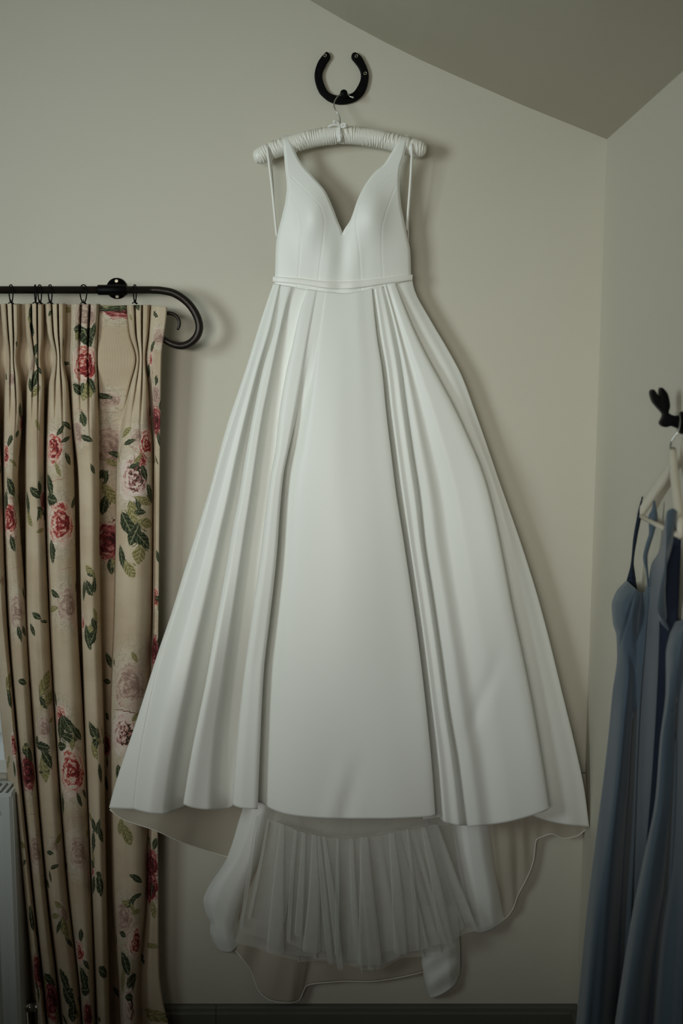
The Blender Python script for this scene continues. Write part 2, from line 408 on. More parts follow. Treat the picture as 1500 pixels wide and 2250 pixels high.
# fluted front panel
V = []; Fc = []
xsr = [rright]; k = 0
prof_r = [(rright-.014, -.118+.0)]
x = rright-.020; pts = [(rright, -.100), (rright, -.113), (rright-.005, -.118), (rright-.013, -.118)]
while x > rleft+.05:
    pts += [(x, -.118), (x-.004, -.110), (x-.020, -.110), (x-.024, -.118), (x-.045, -.118)]; x -= .050
pts += [(rleft, -.118), (rleft, -.100)]
zz = [rbot, rbot+.035, rbot+.05, rtop-.05, rtop-.035, rtop-.004, rtop]
for px_, py_ in pts:
    for j, z in enumerate(zz):
        y = py_ if 2 <= j <= 3 else (-.118 if (py_ > -.1175 and px_ < rright-.006 and py_ < -.105) else py_)
        if j == 6: y = y+.004
        V.append((px_, y, z))
nz = len(zz)
Fc = grid_faces(len(pts), nz)
rp = mesh('front_panel', V, Fc, M['radiator'], R0, smooth=False)
box('rear_panel', (rleft, rright-.01, -.045, -.035, rbot, rtop-.005), M['radiator'], R0, .002)
box('side_cover', (rright-.004, rright+.002, -.112, -.035, rbot+.01, rtop-.002), M['radiator'], R0, .001)
gp = [box_geo(rleft, rright, -.1165, -.108, rtop-.004, rtop+.001), box_geo(rleft, rright, -.044, -.034, rtop-.004, rtop+.001)]
mesh('grille_rail', *join(gp), M['radiator'], R0, smooth=False)
x = rright-.003; sl0 = None
for k in range(20):
    v, f = box_geo(x-.007, x, -.108, -.044, rtop-.012, rtop+.0005)
    mesh('grille_slat', v, f, M['radiator'], R0, smooth=False); x -= .014
VX = at(58, 2212, 70)
RV = empty('radiator_valve', (VX[0], -.07, VX[2]), 'small chrome radiator valve low down beside the floral curtain', 'valve')
V, Fc = lathe_geo((VX[0]-.030, -.07, VX[2]), (1, 0, 0), [(0, .010), (.012, .010), (.013, .015), (.03, .015), (.031, .011), (.05, .011), (.051, .014), (.062, .014)], 16)
mesh('valve_body', V, Fc, M['steel'], RV)
tube('pipe', [(VX[0], -.07, VX[2]-.01), (VX[0], -.07, .002)], .0075, M['steel'], RV)

# ================================================================== HORSESHOE
HS = [(718,113),(712,117),(702,129),(695,143),(691,159),(691,173),(695,189),(702,204),(713,215),(723,222),(736,227),(751,228.5),(768,226),(783,220),(796,209),(804,195),(809,175),(809,159),(803,141),(794,124),(786,117),(779,114),
      (773,118),(772,127),(779,136),(787,147),(792,159),(792,173),(786,188),(777,201),(766,206.5),(750,209),(734,208),(721,201),(713,188),(708,173),(708,159),(713,147),(719,136),(725,127),(724,119)]
def densify(P, k=4):
    P = np.array(P, float); Q = np.vstack([P, P[:1]]); Q = np.vstack([P[-1:], Q, P[1:2]]); out = []
    for i in range(1, len(Q)-2):
        for j in range(k):
            t = j/k; a, b, c, d_ = Q[i-1], Q[i], Q[i+1], Q[i+2]
            out.append(tuple(.5*((2*b)+(-a+c)*t+(2*a-5*b+4*c-d_)*t*t+(-a+3*b-3*c+d_)*t**3)))
    return out
hc = at(750, 170, 0)
HO = empty('horseshoe', (hc[0], -.004, hc[2]), 'black iron horseshoe screwed to the cream wall above the wedding dress', 'horseshoe')
prism('shoe', densify(HS, 3), -.5, 10, M['black'], HO, .0025)
for (x, y) in ((714, 122), (782.5, 123), (802, 161)):
    c = at(x, y, 10)
    V, Fc = lathe_geo(c, (0, -1, 0), [(-.002, .0034), (.0006, .0034), (.0006, .0024), (-.0005, .0018)], 16)
    mesh('screw', V, Fc, M['screw'], HO)
# peg welded to the shoe that carries the hanger
kp = at(755, 213, 10)
V, Fc = lathe_geo(kp, (0, -1, 0), [(-.004, .005), (.024, .005), (.026, .0075), (.030, .0078), (.032, .006)], 16)
mesh('peg', V, Fc, M['black'], HO)

# ================================================================== PADDED HANGER
hpath = [(556,346),(575,341),(600,330),(640,317),(680,306),(720,299),(750,297),(790,299),(840,307),(880,317),(915,326),(937,330)]
PH = empty('padded_hanger', at(748, 297, 45), 'white gathered satin padded hanger with steel hook holding up the wedding dress', 'hanger')
NP = 420
hp = smooth_path([at(x, y, 45) for x, y in hpath], NP)
fr_ = frames(hp); V = []; Fc = []; seg = 40
ph = rng.uniform(0, 6.28, 12)
for i, (p, a, b) in enumerate(fr_):
    s = i/(NP-1); L = s*.41
    r = .0178*min(1, (1-abs(2*s-1)**22)**.5+.02)
    if s < .5: r *= 1.0
    for sc in (.105, .900): r *= 1-.16*math.exp(-((s-sc)/.007)**2)
    r *= 1-.10*math.exp(-((s-.497)/.006)**2)
    for k in range(seg):
        t = 2*math.pi*k/seg
        gth = .0011*math.sin(L*900+2.2*math.sin(t*2+ph[0])+3*math.sin(L*120+ph[1]+t)) + .0008*math.sin(L*1500+3*math.sin(t+ph[2])+2*math.sin(L*210+2*t))
        gth *= .45+.55*math.sin(L*70+t*1.5+ph[3])
        rr = r+gth
        V.append(p+a*(rr*math.cos(t))+b*(rr*math.sin(t)))
for i in range(NP-1):
    for k in range(seg):
        k2 = (k+1) % seg; Fc.append((i*seg+k, i*seg+k2, (i+1)*seg+k2, (i+1)*seg+k))
Fc += [tuple(range(seg))[::-1], tuple((NP-1)*seg+k for k in range(seg))]
mesh('padded_bar', V, Fc, M['padded'], PH)
hk = smooth_path([at(745, 290, 45), at(745.5, 276, 45), at(747, 264, 45), at(744, 253, 44), at(737, 242, 42), at(733.5, 232, 40), at(735, 222, 37), at(741, 212.5, 34), at(748, 207, 31), at(756, 204.5, 30), at(763, 206.5, 30), at(769, 212, 31), at(777, 214.5, 33)], 90)
tube('hook', hk, [.0013]*86+[.0016, .0019, .0019, .0014], M['steel'], PH)
# ribbon bow at the neck of the hook: two loops, two tails and the knot
def ribbon_geo(pts, w, th=.0008, normal=(0, -1, 0), n=24, tw=0.0):
    P = smooth_path(pts, n); V = []; Fc = []
    for i in range(n):
        T = Vector(P[min(i+1, n-1)])-Vector(P[max(i-1, 0)]); T.normalize(); N = Vector(normal)
        S = T.cross(N).normalized(); N2 = S.cross(T).normalized()
        ww = w(i/(n-1)) if callable(w) else w
        a = tw*i/(n-1); S2 = S*math.cos(a)+N2*math.sin(a); N3 = N2*math.cos(a)-S*math.sin(a)
        p = Vector(P[i])
        for u, q in ((-1, -1), (1, -1), (1, 1), (-1, 1)): V.append(p+S2*(u*ww/2)+N3*(q*th/2))
    for i in range(n-1):
        for k in range(4):
            k2 = (k+1) % 4; Fc.append((i*4+k, i*4+k2, (i+1)*4+k2, (i+1)*4+k))
    Fc += [(3, 2, 1, 0), tuple((n-1)*4+k for k in range(4))]
    return V, Fc
bow = []
bow.append(ribbon_geo([at(745, 277, 62), at(736, 270, 66), at(733, 267, 68), at(741, 267, 66), at(746, 277, 62)], .0055))
bow.append(ribbon_geo([at(745, 277, 62), at(738, 274, 64), at(728, 275, 64), at(721, 279, 62)], .004))
bow.append(ribbon_geo([at(746, 277, 62), at(755, 272, 64), at(761, 275, 66), at(754, 279, 64), at(746, 278, 62)], .005))
bow.append(ribbon_geo([at(746, 278, 63), at(746.5, 295, 65), at(747, 306, 64), at(747, 311, 62)], .0045))
mesh('bow', *join(bow), M['satin_trim'], PH)
mesh('binding', *ribbon_geo([at(745.5, 279, 56), at(746, 288, 63), at(746.5, 300, 65), at(746.5, 312, 57)], .0125), M['satin_trim'], PH)
for x, y in ((577, 321), (911, 307)):
    V, Fc = lathe_geo(at(x, y+2, 45), (0, 0, 1), [(-.004, .002), (0, .0045), (.0018, .005), (.003, .003)], 12); mesh('button', V, Fc, M['steel'] if x > 700 else M['padded'], PH)

# ================================================================== WEDDING DRESS
WD = empty('wedding_dress', at(752, 620, 60), 'ivory satin wedding dress with plunging neckline, pleated full skirt and tulle underskirt', 'dress')
oL = cv((299,621),(356,625),(412,630),(440,627),(468,621),(496,614),(518,609),(544,606),(605,604),(626,603))
iL = cv((299,635),(328,646),(356,660),(387,686),(420,714),(454,730),(482,740.5),(516,752),(640,752))
oR = cv((299,897),(342,887),(370,879),(398,877),(443,880),(482,887),(518,894),(552,901),(605,903),(626,905))
iR = cv((299,882),(308,876),(336,859),(362,842),(378,823),(404,803),(437,786),(482,770),(516,752),(640,752))
seams = [cv((381,632),(429,680),(457,705),(490,712),(538,708),(605,700),(626,699)), cv((426,638),(462,652),(510,659),(552,659),(602,655),(626,654)),
         cv((376,873),(420,820),(451,789),(488,782),(552,789),(614,793),(626,794)), cv((406,870),(465,848),(510,838),(560,838),(605,841),(626,842))]
s_top = [381, 426, 376, 406]
def body_d(px, y):
    t = np.clip((px-753)/156.0, -1, 1)
    b = 38+36*np.sqrt(np.clip(1-.93*t*t, 0, 1))
    for cx in (688, 818):
        b = b + 17*np.exp(-((px-cx)/34.0)**2-((y-474)/60.0)**2)
    b = b - 5*np.exp(-((px-752)/20.0)**2-((y-560)/70.0)**2)
    # soft vertical drag folds
    b = b + 1.2*np.sin(px/9.0+y/60.0)*np.clip((y-480)/80.0, 0, 1)*np.exp(-((px-752)/60.0)**2)
    return b
def smoothstep(a, b, x): t = np.clip((x-a)/(b-a), 0, 1); return t*t*(3-2*t)
def bodice_half(oF, iF):
    ys = np.concatenate([np.linspace(299, 330, 24)[:-1], np.linspace(330, 648, 210)]); nt = 110
    P = np.zeros((nt, len(ys), 3))
    for i in range(nt):
        t = i/(nt-1); x = oF(ys)*(1-t)+iF(ys)*t
        d = body_d(x, ys); strap = pchip([299, 302, 308, 316, 345, 640], [46, 55, 62.5, 65, 66, 66], ys)
        w = smoothstep(335, 450, ys); dd = strap*(1-w)+d*w
        # edges of the cloth roll back
        edge = np.minimum(t, 1-t)*np.abs(iF(ys)-oF(ys))
        e_on = np.where((ys > 516) & (t > .5), 0, 1)
        dd = dd - 3.0*np.exp(-(edge/3.0)**2)*e_on
        # facing band slightly proud of the cup
        for sf, st in zip(seams, s_top):
            q = (x-sf(ys))
            on = smoothstep(st-2, st+8, ys)
            dd = dd - on*(.45*np.exp(-(q/1.0)**2))
            dd = dd + on*.15*np.exp(-((np.abs(q)-5)/4.0)**2)
        P[i, :, 0] = x; P[i, :, 1] = np.minimum(ys, cv((590,622),(640,630),(676,637),(720,644),(752,648),(790,643),(830,633),(867,623),(915,613))(x)); P[i, :, 2] = dd
    return P
gl = bodice_half(oL, iL); gr = bodice_half(oR, iR)
Wl = at_np(gl); Wr = at_np(gr)
V = list(Wl.reshape(-1, 3)) + list(Wr.reshape(-1, 3))
Fc = grid_faces(*Wl.shape[:2], flip=True) + grid_faces(*Wr.shape[:2], off=Wl.shape[0]*Wl.shape[1])
bod = mesh('bodice', V, Fc, M['satin'], WD)
# straps go over the hanger and down behind it to the low back
for oF, iF, xb_ in ((oL, iL, (640, 668)), (oR, iR, (840, 866))):
    a, b = float(oF(299)), float(iF(299))
    P = []
    for u in np.linspace(0, 1, 8):
        x0 = a*(1-u)+b*u; x1 = xb_[0]*(1-u)+xb_[1]*u if a < b else xb_[1]*(1-u)+xb_[0]*u
        row = []
        for s in np.linspace(0, 1, 40):
            y = 299 - 3.2*math.sin(min(s/.15, 1)*math.pi) if s < .15 else 299+(s-.15)/.85*256
            d = 46-24*min(s/.15, 1)
            x = x0 if s < .3 else x0+(x0*0+(620 if a < b else 888)-x0)*0
            row.append((x0 if s < .2 else x0, y, max(d, 20)))
        P.append(row)
    # keep the back strap hidden behind the front strap line
    P = np.array(P)
    for j in range(P.shape[1]):
        yy = P[0, j, 1]
        if yy > 300:
            lo, hi = sorted((float(oF(yy)), float(iF(yy)))); c = lo+4 if a < b else hi-4
            w_ = min(9, (hi-lo)*.45)
            for i in range(P.shape[0]): P[i, j, 0] = (lo+3+i/7*w_*1.3) if a < b else (hi-3-i/7*w_*1.3)
    grid_mesh('back_strap', P, M['satin'], WD)
# back of the bodice, low across the shoulder blades, and the waistband behind
P = []
for u in np.linspace(0, 1, 40):
    x0 = 607+u*(899-607); row = []
    for s in np.linspace(0, 1, 10):
        y = 552+s*72; row.append((x0, y, 38-18*math.sin(u*math.pi)))
    P.append(row)
grid_mesh('bodice_back', np.array(P), M['lining'], WD)
# belt
def belt(y_top, h, dd, name, m, x0=599, x1=906):
    V = []; n = 90; prof_ = [(-.5, 0), (-.48, .8), (-.3, 1.0), (.3, 1.0), (.48, .8), (.5, 0), (.5, -1.2), (-.5, -1.2)]; P = []
    for i in range(n):
        u = i/(n-1); x = x0+(x1-x0)*u; yc = float(y_top(x)); row = []
        d = float(body_d(np.array(x), np.array(610.0)))+dd
        hh = h*(1+.35*math.exp(-((x-750)/70.0)**2))
        for k in range(len(prof_)+1):
            py_, dd_ = prof_[k % len(prof_)]; row.append((x, yc+hh*py_+hh/2, d+dd_*2.2))
        P.append(row)
    return grid_mesh(name, np.array(P), m, WD)
belt(cv((599,607),(660,612),(710,617.5),(750,619),(790,617),(850,610),(906,603)), 12.5, 1.6, 'belt', M['satin_trim'])

# ---- skirt
waist = cv((590,622),(600,623),(640,629),(676,635),(720,641),(752,644),(790,640),(817,633),(867,621),(905,613),(915,612))
OL = cv((620,601),(700,574),(800,543),(855,525),(920,503),(1000,480),(1050,467),(1164,433),(1250,406),(1354,374),(1430,348),(1582,300),(1734,250),(1776,239))
AC = cv((620,604),(700,579),(800,549),(1000,486),(1164,440),(1354,382),(1430,357),(1582,321),(1680,304),(1780,293))
L1 = cv((625,620),(668,613),(718,604),(808,578),(906,557),(1010,538),(1096,524),(1156,512),(1251,496),(1373,474),(1498,452),(1658,420),(1768,402))
Lm = cv((625,653),(668,638),(733,622),(794,613),(848,604),(906,592),(1028,575),(1096,566),(1164,557),(1278,542),(1373,530),(1487,515),(1620,503),(1780,500))
L2 = cv((634,676),(679,660),(758,642),(819,628),(909,613),(992,604),(1050,593),(1202,574),(1411,545),(1525,530),(1639,519),(1764,509))
L3 = cv((643,696),(758,676),(866,658),(974,637),(1050,622),(1240,606),(1373,591),(1468,580),(1620,572),(1778,566))
R1 = cv((632,817),(733,827),(819,840),(902,848),(1010,861),(1068,868),(1184,886),(1304,904),(1403,918),(1545,935),(1686,949),(1800,957))
R2 = cv((625,842),(704,862),(794,880),(902,895),(992,908),(1096,924),(1191,934),(1315,953),(1439,971),(1562,988),(1668,1006),(1818,1025))
R3 = cv((619,867),(661,883),(715,905),(776,934),(830,963),(884,992),(938,1018),(1050,1064),(1138,1087),(1227,1105),(1333,1125),(1421,1144),(1545,1169),(1668,1190),(1790,1209))
OR = cv((612,905),(632,909),(704,946),(765,982),(823,1013),(900,1042),(1000,1077),(1050,1094),(1121,1119),(1202,1147),(1304,1179),(1396,1204),(1527,1236),(1651,1266),(1739,1284),(1817,1294))
G = cv((610,.10),(700,.35),(800,.55),(1000,.85),(1300,1.0),(1800,1.12))
FL = cv((610,0),(900,8),(1300,20),(1800,34))
def SCOL(base, dx, dfull, hem, top=None, dw=None, soft=None):
    """skirt column: boundary curve (+dx scaled by fold growth), full depth, hem row"""
    if 50 < dfull < 75 and base not in (OL, AC, OR, R3): dfull -= 13; hem -= 3
    def xf(y): return base(y) + (dx*G(y) if soft is None else dx*G(y)*smoothstep(720, 1150, y)+soft*(1-smoothstep(720, 1150, y)))
    x0 = float(xf(np.array(630.0))); ytop = top if top else float(waist(np.array(x0)))
    d0 = float(body_d(np.array(x0), np.array(615.0)))-3 if dw is None else dw
    def df(y):
        g = np.clip(G(y), 0, 1.2); ds = 88+(dfull-88)*smoothstep(700, 1150, y) if soft is not None else dfull; return d0+(ds-d0)*g*.93 + FL(y)
    return (xf, df, ytop, hem)
def mid(a, b, t): return lambda y: a(y)*(1-t)+b(y)*t
cen = lambda t: mid(L3, R1, t)
cols = [SCOL(OL, 22, 30, 1768, dw=22), SCOL(OL, 6, 38, 1772, dw=30), SCOL(OL, 0, 52, 1775), SCOL(AC, -2, 61, 1778), SCOL(AC, 0, 60, 1778), SCOL(AC, 3, 62, 1779),
        SCOL(mid(AC, L1, .35), 0, 88, 1787), SCOL(mid(AC, L1, .6), 0, 90, 1789), SCOL(mid(AC, L1, .85), 0, 68, 1783), SCOL(L1, 9, 56, 1770),
        SCOL(L1, 2, 72, 1764), SCOL(L1, 0, 82, 1766), SCOL(mid(L1, Lm, .22), 0, 95, 1775), SCOL(mid(L1, Lm, .55), 0, 94, 1779), SCOL(mid(L1, Lm, .85), 0, 70, 1781), SCOL(Lm, 3, 60, 1779), SCOL(L2, 5, 60, 1768),
        SCOL(L2, 0, 74, 1763), SCOL(L2, 1.5, 86, 1768), SCOL(mid(L2, L3, .4), 0, 97, 1776), SCOL(mid(L2, L3, .8), 0, 97, 1778), SCOL(L3, 0, 88, 1778, soft=0), SCOL(L3, -3, 74, 1772, soft=5), SCOL(L3, -6, 62, 1765, soft=10),
        SCOL(L3, 6, 66, 1766, soft=15), SCOL(cen(.06), 2, 78, 1776, soft=13), SCOL(cen(.16), 0, 96, 1789), SCOL(cen(.30), 0, 105, 1796), SCOL(cen(.5), 0, 110, 1799), SCOL(cen(.7), 0, 108, 1799), SCOL(cen(.86), 0, 103, 1797), SCOL(R1, -8, 98, 1794),
        SCOL(R1, 0, 92, 1791), SCOL(R1, -4, 80, 1797), SCOL(R1, -26, 66, 1803), SCOL(R1, 3, 70, 1800), SCOL(mid(R1, R2, .3), 0, 84, 1807), SCOL(mid(R1, R2, .52), 0, 80, 1811), SCOL(mid(R1, R2, .75), 0, 84, 1814), SCOL(R2, 0, 68, 1817), SCOL(R2, 8, 62, 1817),
        SCOL(R2, 1, 76, 1817), SCOL(R2, 3, 88, 1817), SCOL(mid(R2, R3, .14), 0, 96, 1815), SCOL(mid(R2, R3, .3), 0, 84, 1812), SCOL(mid(R2, R3, .55), 0, 98, 1804), SCOL(mid(R2, R3, .85), 0, 98, 1788),
        SCOL(R3, -2, 90, 1778), SCOL(R3, 0, 80, 1776), SCOL(R3, -8, 60, 1782), SCOL(R3, -34, 46, 1792), SCOL(mid(R3, OR, .12), 0, 44, 1808), SCOL(mid(R3, OR, .5), 0, 62, 1816), SCOL(mid(R3, OR, .8), 0, 56, 1818), SCOL(OR, 0, 38, 1817), SCOL(OR, -6, 24, 1812), SCOL(OR, -24, 14, 1800, dw=22)]
P = loft(cols, 260, 6)
P[..., 2] += 52*smoothstep(1180, 1560, P[..., 1])*(1-smoothstep(300, 470, P[..., 0]-(1780-P[..., 1])*.3))
# gentle hand-made unevenness of the heavy satin
X, Y = P[..., 0], P[..., 1]
g_ = np.clip(G(Y), 0, 1)
P[..., 2] += g_*(1.6*np.sin(X/47.0+Y/130.0)+1.2*np.sin(X/29.0-Y/170.0+1.3)) 
P[..., 2] -= 5.5*np.exp(-((X-765-(1760-Y)*.25)/14.0)**2)*smoothstep(1640, 1790, Y)
P[..., 2] += 4.0*np.exp(-((X-735-(1760-Y)*.25)/16.0)**2)*smoothstep(1600, 1790, Y)
P[..., 2] -= 5.0*np.exp(-((X-1072-(1500-Y)*.35)/16.0)**2-((Y-1530)/75.0)**2)
P[..., 2] -= 1.8*np.exp(-((Y-(1793-22)-14*np.exp(-((X-300)/120.0)**2)*0)/5.0)**2)*0
sk = grid_mesh('skirt', P, M['satin'], WD, thick=.0016)

# ---- train: lining (inside of the long back) and satin folds seen below the front hem
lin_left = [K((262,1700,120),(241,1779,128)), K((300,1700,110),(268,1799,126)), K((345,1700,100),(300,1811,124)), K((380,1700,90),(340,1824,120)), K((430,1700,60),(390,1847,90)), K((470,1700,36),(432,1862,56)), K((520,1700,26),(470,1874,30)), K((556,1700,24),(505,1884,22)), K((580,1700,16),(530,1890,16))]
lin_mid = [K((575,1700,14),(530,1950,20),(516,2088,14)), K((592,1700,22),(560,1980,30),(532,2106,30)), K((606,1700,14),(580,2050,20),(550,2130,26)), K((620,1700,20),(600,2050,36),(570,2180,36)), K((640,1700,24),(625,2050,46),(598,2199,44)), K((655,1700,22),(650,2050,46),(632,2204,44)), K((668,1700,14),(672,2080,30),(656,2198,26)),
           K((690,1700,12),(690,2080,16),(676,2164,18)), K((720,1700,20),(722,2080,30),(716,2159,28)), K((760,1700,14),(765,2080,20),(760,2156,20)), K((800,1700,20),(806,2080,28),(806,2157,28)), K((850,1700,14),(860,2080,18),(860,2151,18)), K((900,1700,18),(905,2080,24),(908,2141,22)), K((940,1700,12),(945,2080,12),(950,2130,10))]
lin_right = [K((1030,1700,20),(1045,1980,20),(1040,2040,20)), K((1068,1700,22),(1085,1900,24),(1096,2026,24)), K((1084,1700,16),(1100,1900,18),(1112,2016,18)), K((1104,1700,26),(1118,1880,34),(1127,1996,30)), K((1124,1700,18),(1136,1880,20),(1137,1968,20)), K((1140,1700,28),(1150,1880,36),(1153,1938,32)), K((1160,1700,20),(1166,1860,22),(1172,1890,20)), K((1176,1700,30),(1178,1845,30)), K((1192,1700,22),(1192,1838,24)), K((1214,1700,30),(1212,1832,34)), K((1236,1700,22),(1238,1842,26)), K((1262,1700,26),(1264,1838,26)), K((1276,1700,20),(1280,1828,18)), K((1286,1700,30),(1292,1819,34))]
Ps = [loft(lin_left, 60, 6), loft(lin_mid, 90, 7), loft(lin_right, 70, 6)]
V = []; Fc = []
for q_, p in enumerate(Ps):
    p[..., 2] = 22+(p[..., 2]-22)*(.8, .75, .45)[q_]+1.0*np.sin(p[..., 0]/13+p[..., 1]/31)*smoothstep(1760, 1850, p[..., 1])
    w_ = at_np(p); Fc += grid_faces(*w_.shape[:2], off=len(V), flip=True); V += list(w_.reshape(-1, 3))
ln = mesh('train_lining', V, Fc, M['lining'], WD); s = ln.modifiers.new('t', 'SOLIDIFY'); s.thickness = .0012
# rolled hem cord along the lining edge
for p in Ps:
    e = at_np(p[:, -1, :]); tube('rolled_hem', e[::2], .0011, M['padded'], WD, seg=6)
fold_left = [K((540,1740,22),(500,1880,26),(452,1960,26),(446,1978,24),(452,2007,22),(462,2028,18),(461,2046,18),(468,2070,18)),
             K((558,1740,40),(512,1880,46),(464,1962,50),(458,1985,48),(462,2010,42),(468,2032,34),(470,2055,38),(480,2086,26)),
             K((572,1740,50),(528,1880,60),(484,1962,62),(474,2000,56),(474,2030,46),(480,2062,42),(492,2093,28)),
             K((585,1740,50),(548,1880,60),(508,1965,60),(494,2010,54),(492,2040,46),(496,2066,42),(506,2094,28)),
             K((596,1740,40),(566,1880,46),(528,1970,46),(514,2016,40),(508,2048,36),(512,2066,32),(518,2084,22)),
             K((602,1740,20),(574,1880,22),(538,1970,22),(524,2020,20),(522,2046,18),(525,2056,16),(529,2069,16))]
fold_right = [K((984,1740,16),(1003,1888,20),(1015,1966,22),(1030,2025,20),(1042,2050,18)), K((1000,1740,38),(1018,1888,44),(1032,1966,46),(1048,2035,42),(1052,2051,36)), K((1018,1740,52),(1036,1888,58),(1050,1966,60),(1062,2035,54),(1068,2048,46)),
              K((1040,1740,50),(1058,1888,56),(1072,1966,58),(1080,2030,52),(1084,2041,44)), K((1058,1740,34),(1076,1888,38),(1090,1966,40),(1096,2020,36),(1098,2031,34)), K((1066,1740,20),(1084,1888,22),(1098,1966,24),(1106,2010,22),(1109,2022,22))]
fold_low = [K((915,1990,14),(922,2104,14),(934,2160,14),(944,2193,14)), K((924,1990,32),(932,2104,34),(942,2160,34),(952,2192,28)), K((944,1990,46),(954,2104,48),(962,2150,46),(968,2186,36)), K((970,1990,46),(980,2104,50),(984,2145,46),(986,2175,36)), K((992,1990,34),(1000,2104,36),(1000,2140,34),(1001,2160,28)), K((1004,1990,16),(1011,2095,16),(1011,2120,16),(1010,2139,16))]
for q, cs in enumerate((fold_left, fold_right, fold_low)):
    p = loft(cs, 90, 8)
    if q == 2: p[..., 2] += 2.6*np.sin((p[..., 1]+.55*p[..., 0])/8.5+.02*p[..., 0])*smoothstep(2080, 2110, p[..., 1])
    if q == 0: p[..., 2] += 1.5*np.sin((p[..., 1]-.9*p[..., 0])/11.0)*smoothstep(1985, 2020, p[..., 1])
    p[..., 2] = 12+(p[..., 2]-12)*.78
    grid_mesh('train_fold', p, M['satin'], WD, thick=.0014)

# ---- tulle petticoat
hemT = cv((505,2052),(527,2066),(560,2074),(600,2088),(640,2103),(700,2113),(735,2124),(770,2132),(800,2136),(840,2124),(880,2098),(925,2093),(960,2086),(1000,2072),(1045,2046))
yseam = cv((560,1790),(604,1804),(659,1826),(696,1835),(727,1841),(782,1841),(840,1832),(897,1822),(960,1812),(1000,1812))
def tulle_layer(x0t, x1t, x0b, x1b, ytop, d, n, hemoff, amp, seed, name='tulle_layer'):
    """gathered net: folds of very unequal width, some doubled over their neighbour"""
    r = np.random.default_rng(seed); cs = []
    w = r.uniform(.1, 1.0, n)**3+.04; u = np.concatenate([[0], np.cumsum(w)]); u /= u[-1]
    hemw = cv(*[(a_, r.uniform(-12, 8)) for a_ in np.linspace(400, 1100, 12)])
    for i in range(n+1):
        ui = u[i]; big = (w[min(i, n-1)] > .4)
        xb_ = x0b+(x1b-x0b)*ui; xt_ = x0t+(x1t-x0t)*(ui*.7+.3*i/n)
        back = (i % 2); dx = -r.uniform(2, 16) if back else r.uniform(0, 8)
        yb = float(hemT(np.array(xb_)))+hemoff+float(hemw(np.array(xb_))); yt = float(ytop(np.array(xt_)))
        ym = yt+(yb-yt)*.5; xm = xt_+(xb_-xt_)*.5 + r.uniform(-5, 5)
        am = amp*r.uniform(.5, 1.4); dd = -am if back else am
        cs.append(K((xt_, yt, d+dd*.12), (xm+dx*.5, ym, d+dd*.7), (xb_+dx, yb, d+dd+8)))
    p = loft(cs, 60, 5); return grid_mesh(name, p, M['tulle'], WD)
tulle_layer(596, 962, 507, 1044, yseam, 76, 22, -2, 6, 1)
tulle_layer(600, 958, 520, 1035, lambda x: yseam(x)-2, 68, 14, -18, 4, 12)
tulle_layer(604, 955, 540, 1010, lambda x: yseam(x)-4, 60, 15, 4, 4, 23)
tulle_layer(590, 985, 560, 1030, lambda x: x*0+1740, 54, 10, -45, 3, 35)
# narrow doubled folds of net that lie on top of the ruffle
for (xt_, wt_, xm_, wm_, xb_, wb_, yb_) in [(620,10,611,26,604,40,2094),(668,8,662,14,655,17,2056),(700,6,712,14,726,12,2118),(712,7,731,15,748,15,2130),(742,5,741,9,740,10,2100),(772,8,778,14,795,6,2138),(800,16,806,34,812,54,2120),
        (566,6,548,10,530,6,2040),(590,5,570,8,548,6,2020),(690,10,690,24,684,40,2092),(860,12,872,24,880,30,2096),(895,5,908,9,918,8,2086),(930,10,958,22,980,34,2074),(650,6,640,9,634,8,2070)]:
    yt_ = float(yseam(np.array(float(xt_)))); ym_ = (yt_+yb_)/2
    cs = [K((xt_-wt_/2,yt_,78),(xm_-wm_/2,ym_,79),(xb_-wb_/2,yb_-6,86)), K((xt_-wt_*.3,yt_,79),(xm_-wm_*.36,ym_,86),(xb_-wb_*.36,yb_,93)), K((xt_+wt_*.3,yt_,79),(xm_+wm_*.36,ym_,86),(xb_+wb_*.36,yb_+2,93)), K((xt_+wt_/2,yt_,78),(xm_+wm_/2,ym_,79),(xb_+wb_/2,yb_-5,86)),
          K((xt_+wt_*.2,yt_,77),(xm_+wm_*.2,ym_,77),(xb_+wb_*.2,yb_-4,82)), K((xt_-wt_*.2,yt_,77),(xm_-wm_*.2,ym_,77),(xb_-wb_*.2,yb_-3,82)), K((xt_-wt_*.48,yt_,78),(xm_-wm_*.48,ym_,79),(xb_-wb_*.48,yb_-5,85))]
    grid_mesh('tulle_fold', loft(cs, 40, 4), M['tulle'], WD)
# upper tier that the ruffle is gathered onto
p = loft([K((590,1700,62),(590,1806,68)), K((640,1700,66),(636,1824,74)), K((700,1700,62),(700,1838,76)), K((760,1700,66),(760,1845,78)), K((820,1700,62),(820,1840,76)), K((880,1700,66),(885,1828,74)), K((930,1700,62),(940,1816,70)), K((975,1700,60),(985,1812,66))], 20, 8)
grid_mesh('tulle_yoke', p, M['tulle'], WD)
sw = smooth_path([at(x, float(yseam(np.array(float(x))))+1.5*math.sin(x/13.0)+.8*math.sin(x/4.1), 79) for x in range(606, 962, 6)], 160)
tube('gathering_thread', sw, .0006, M['lining'], WD, seg=5)
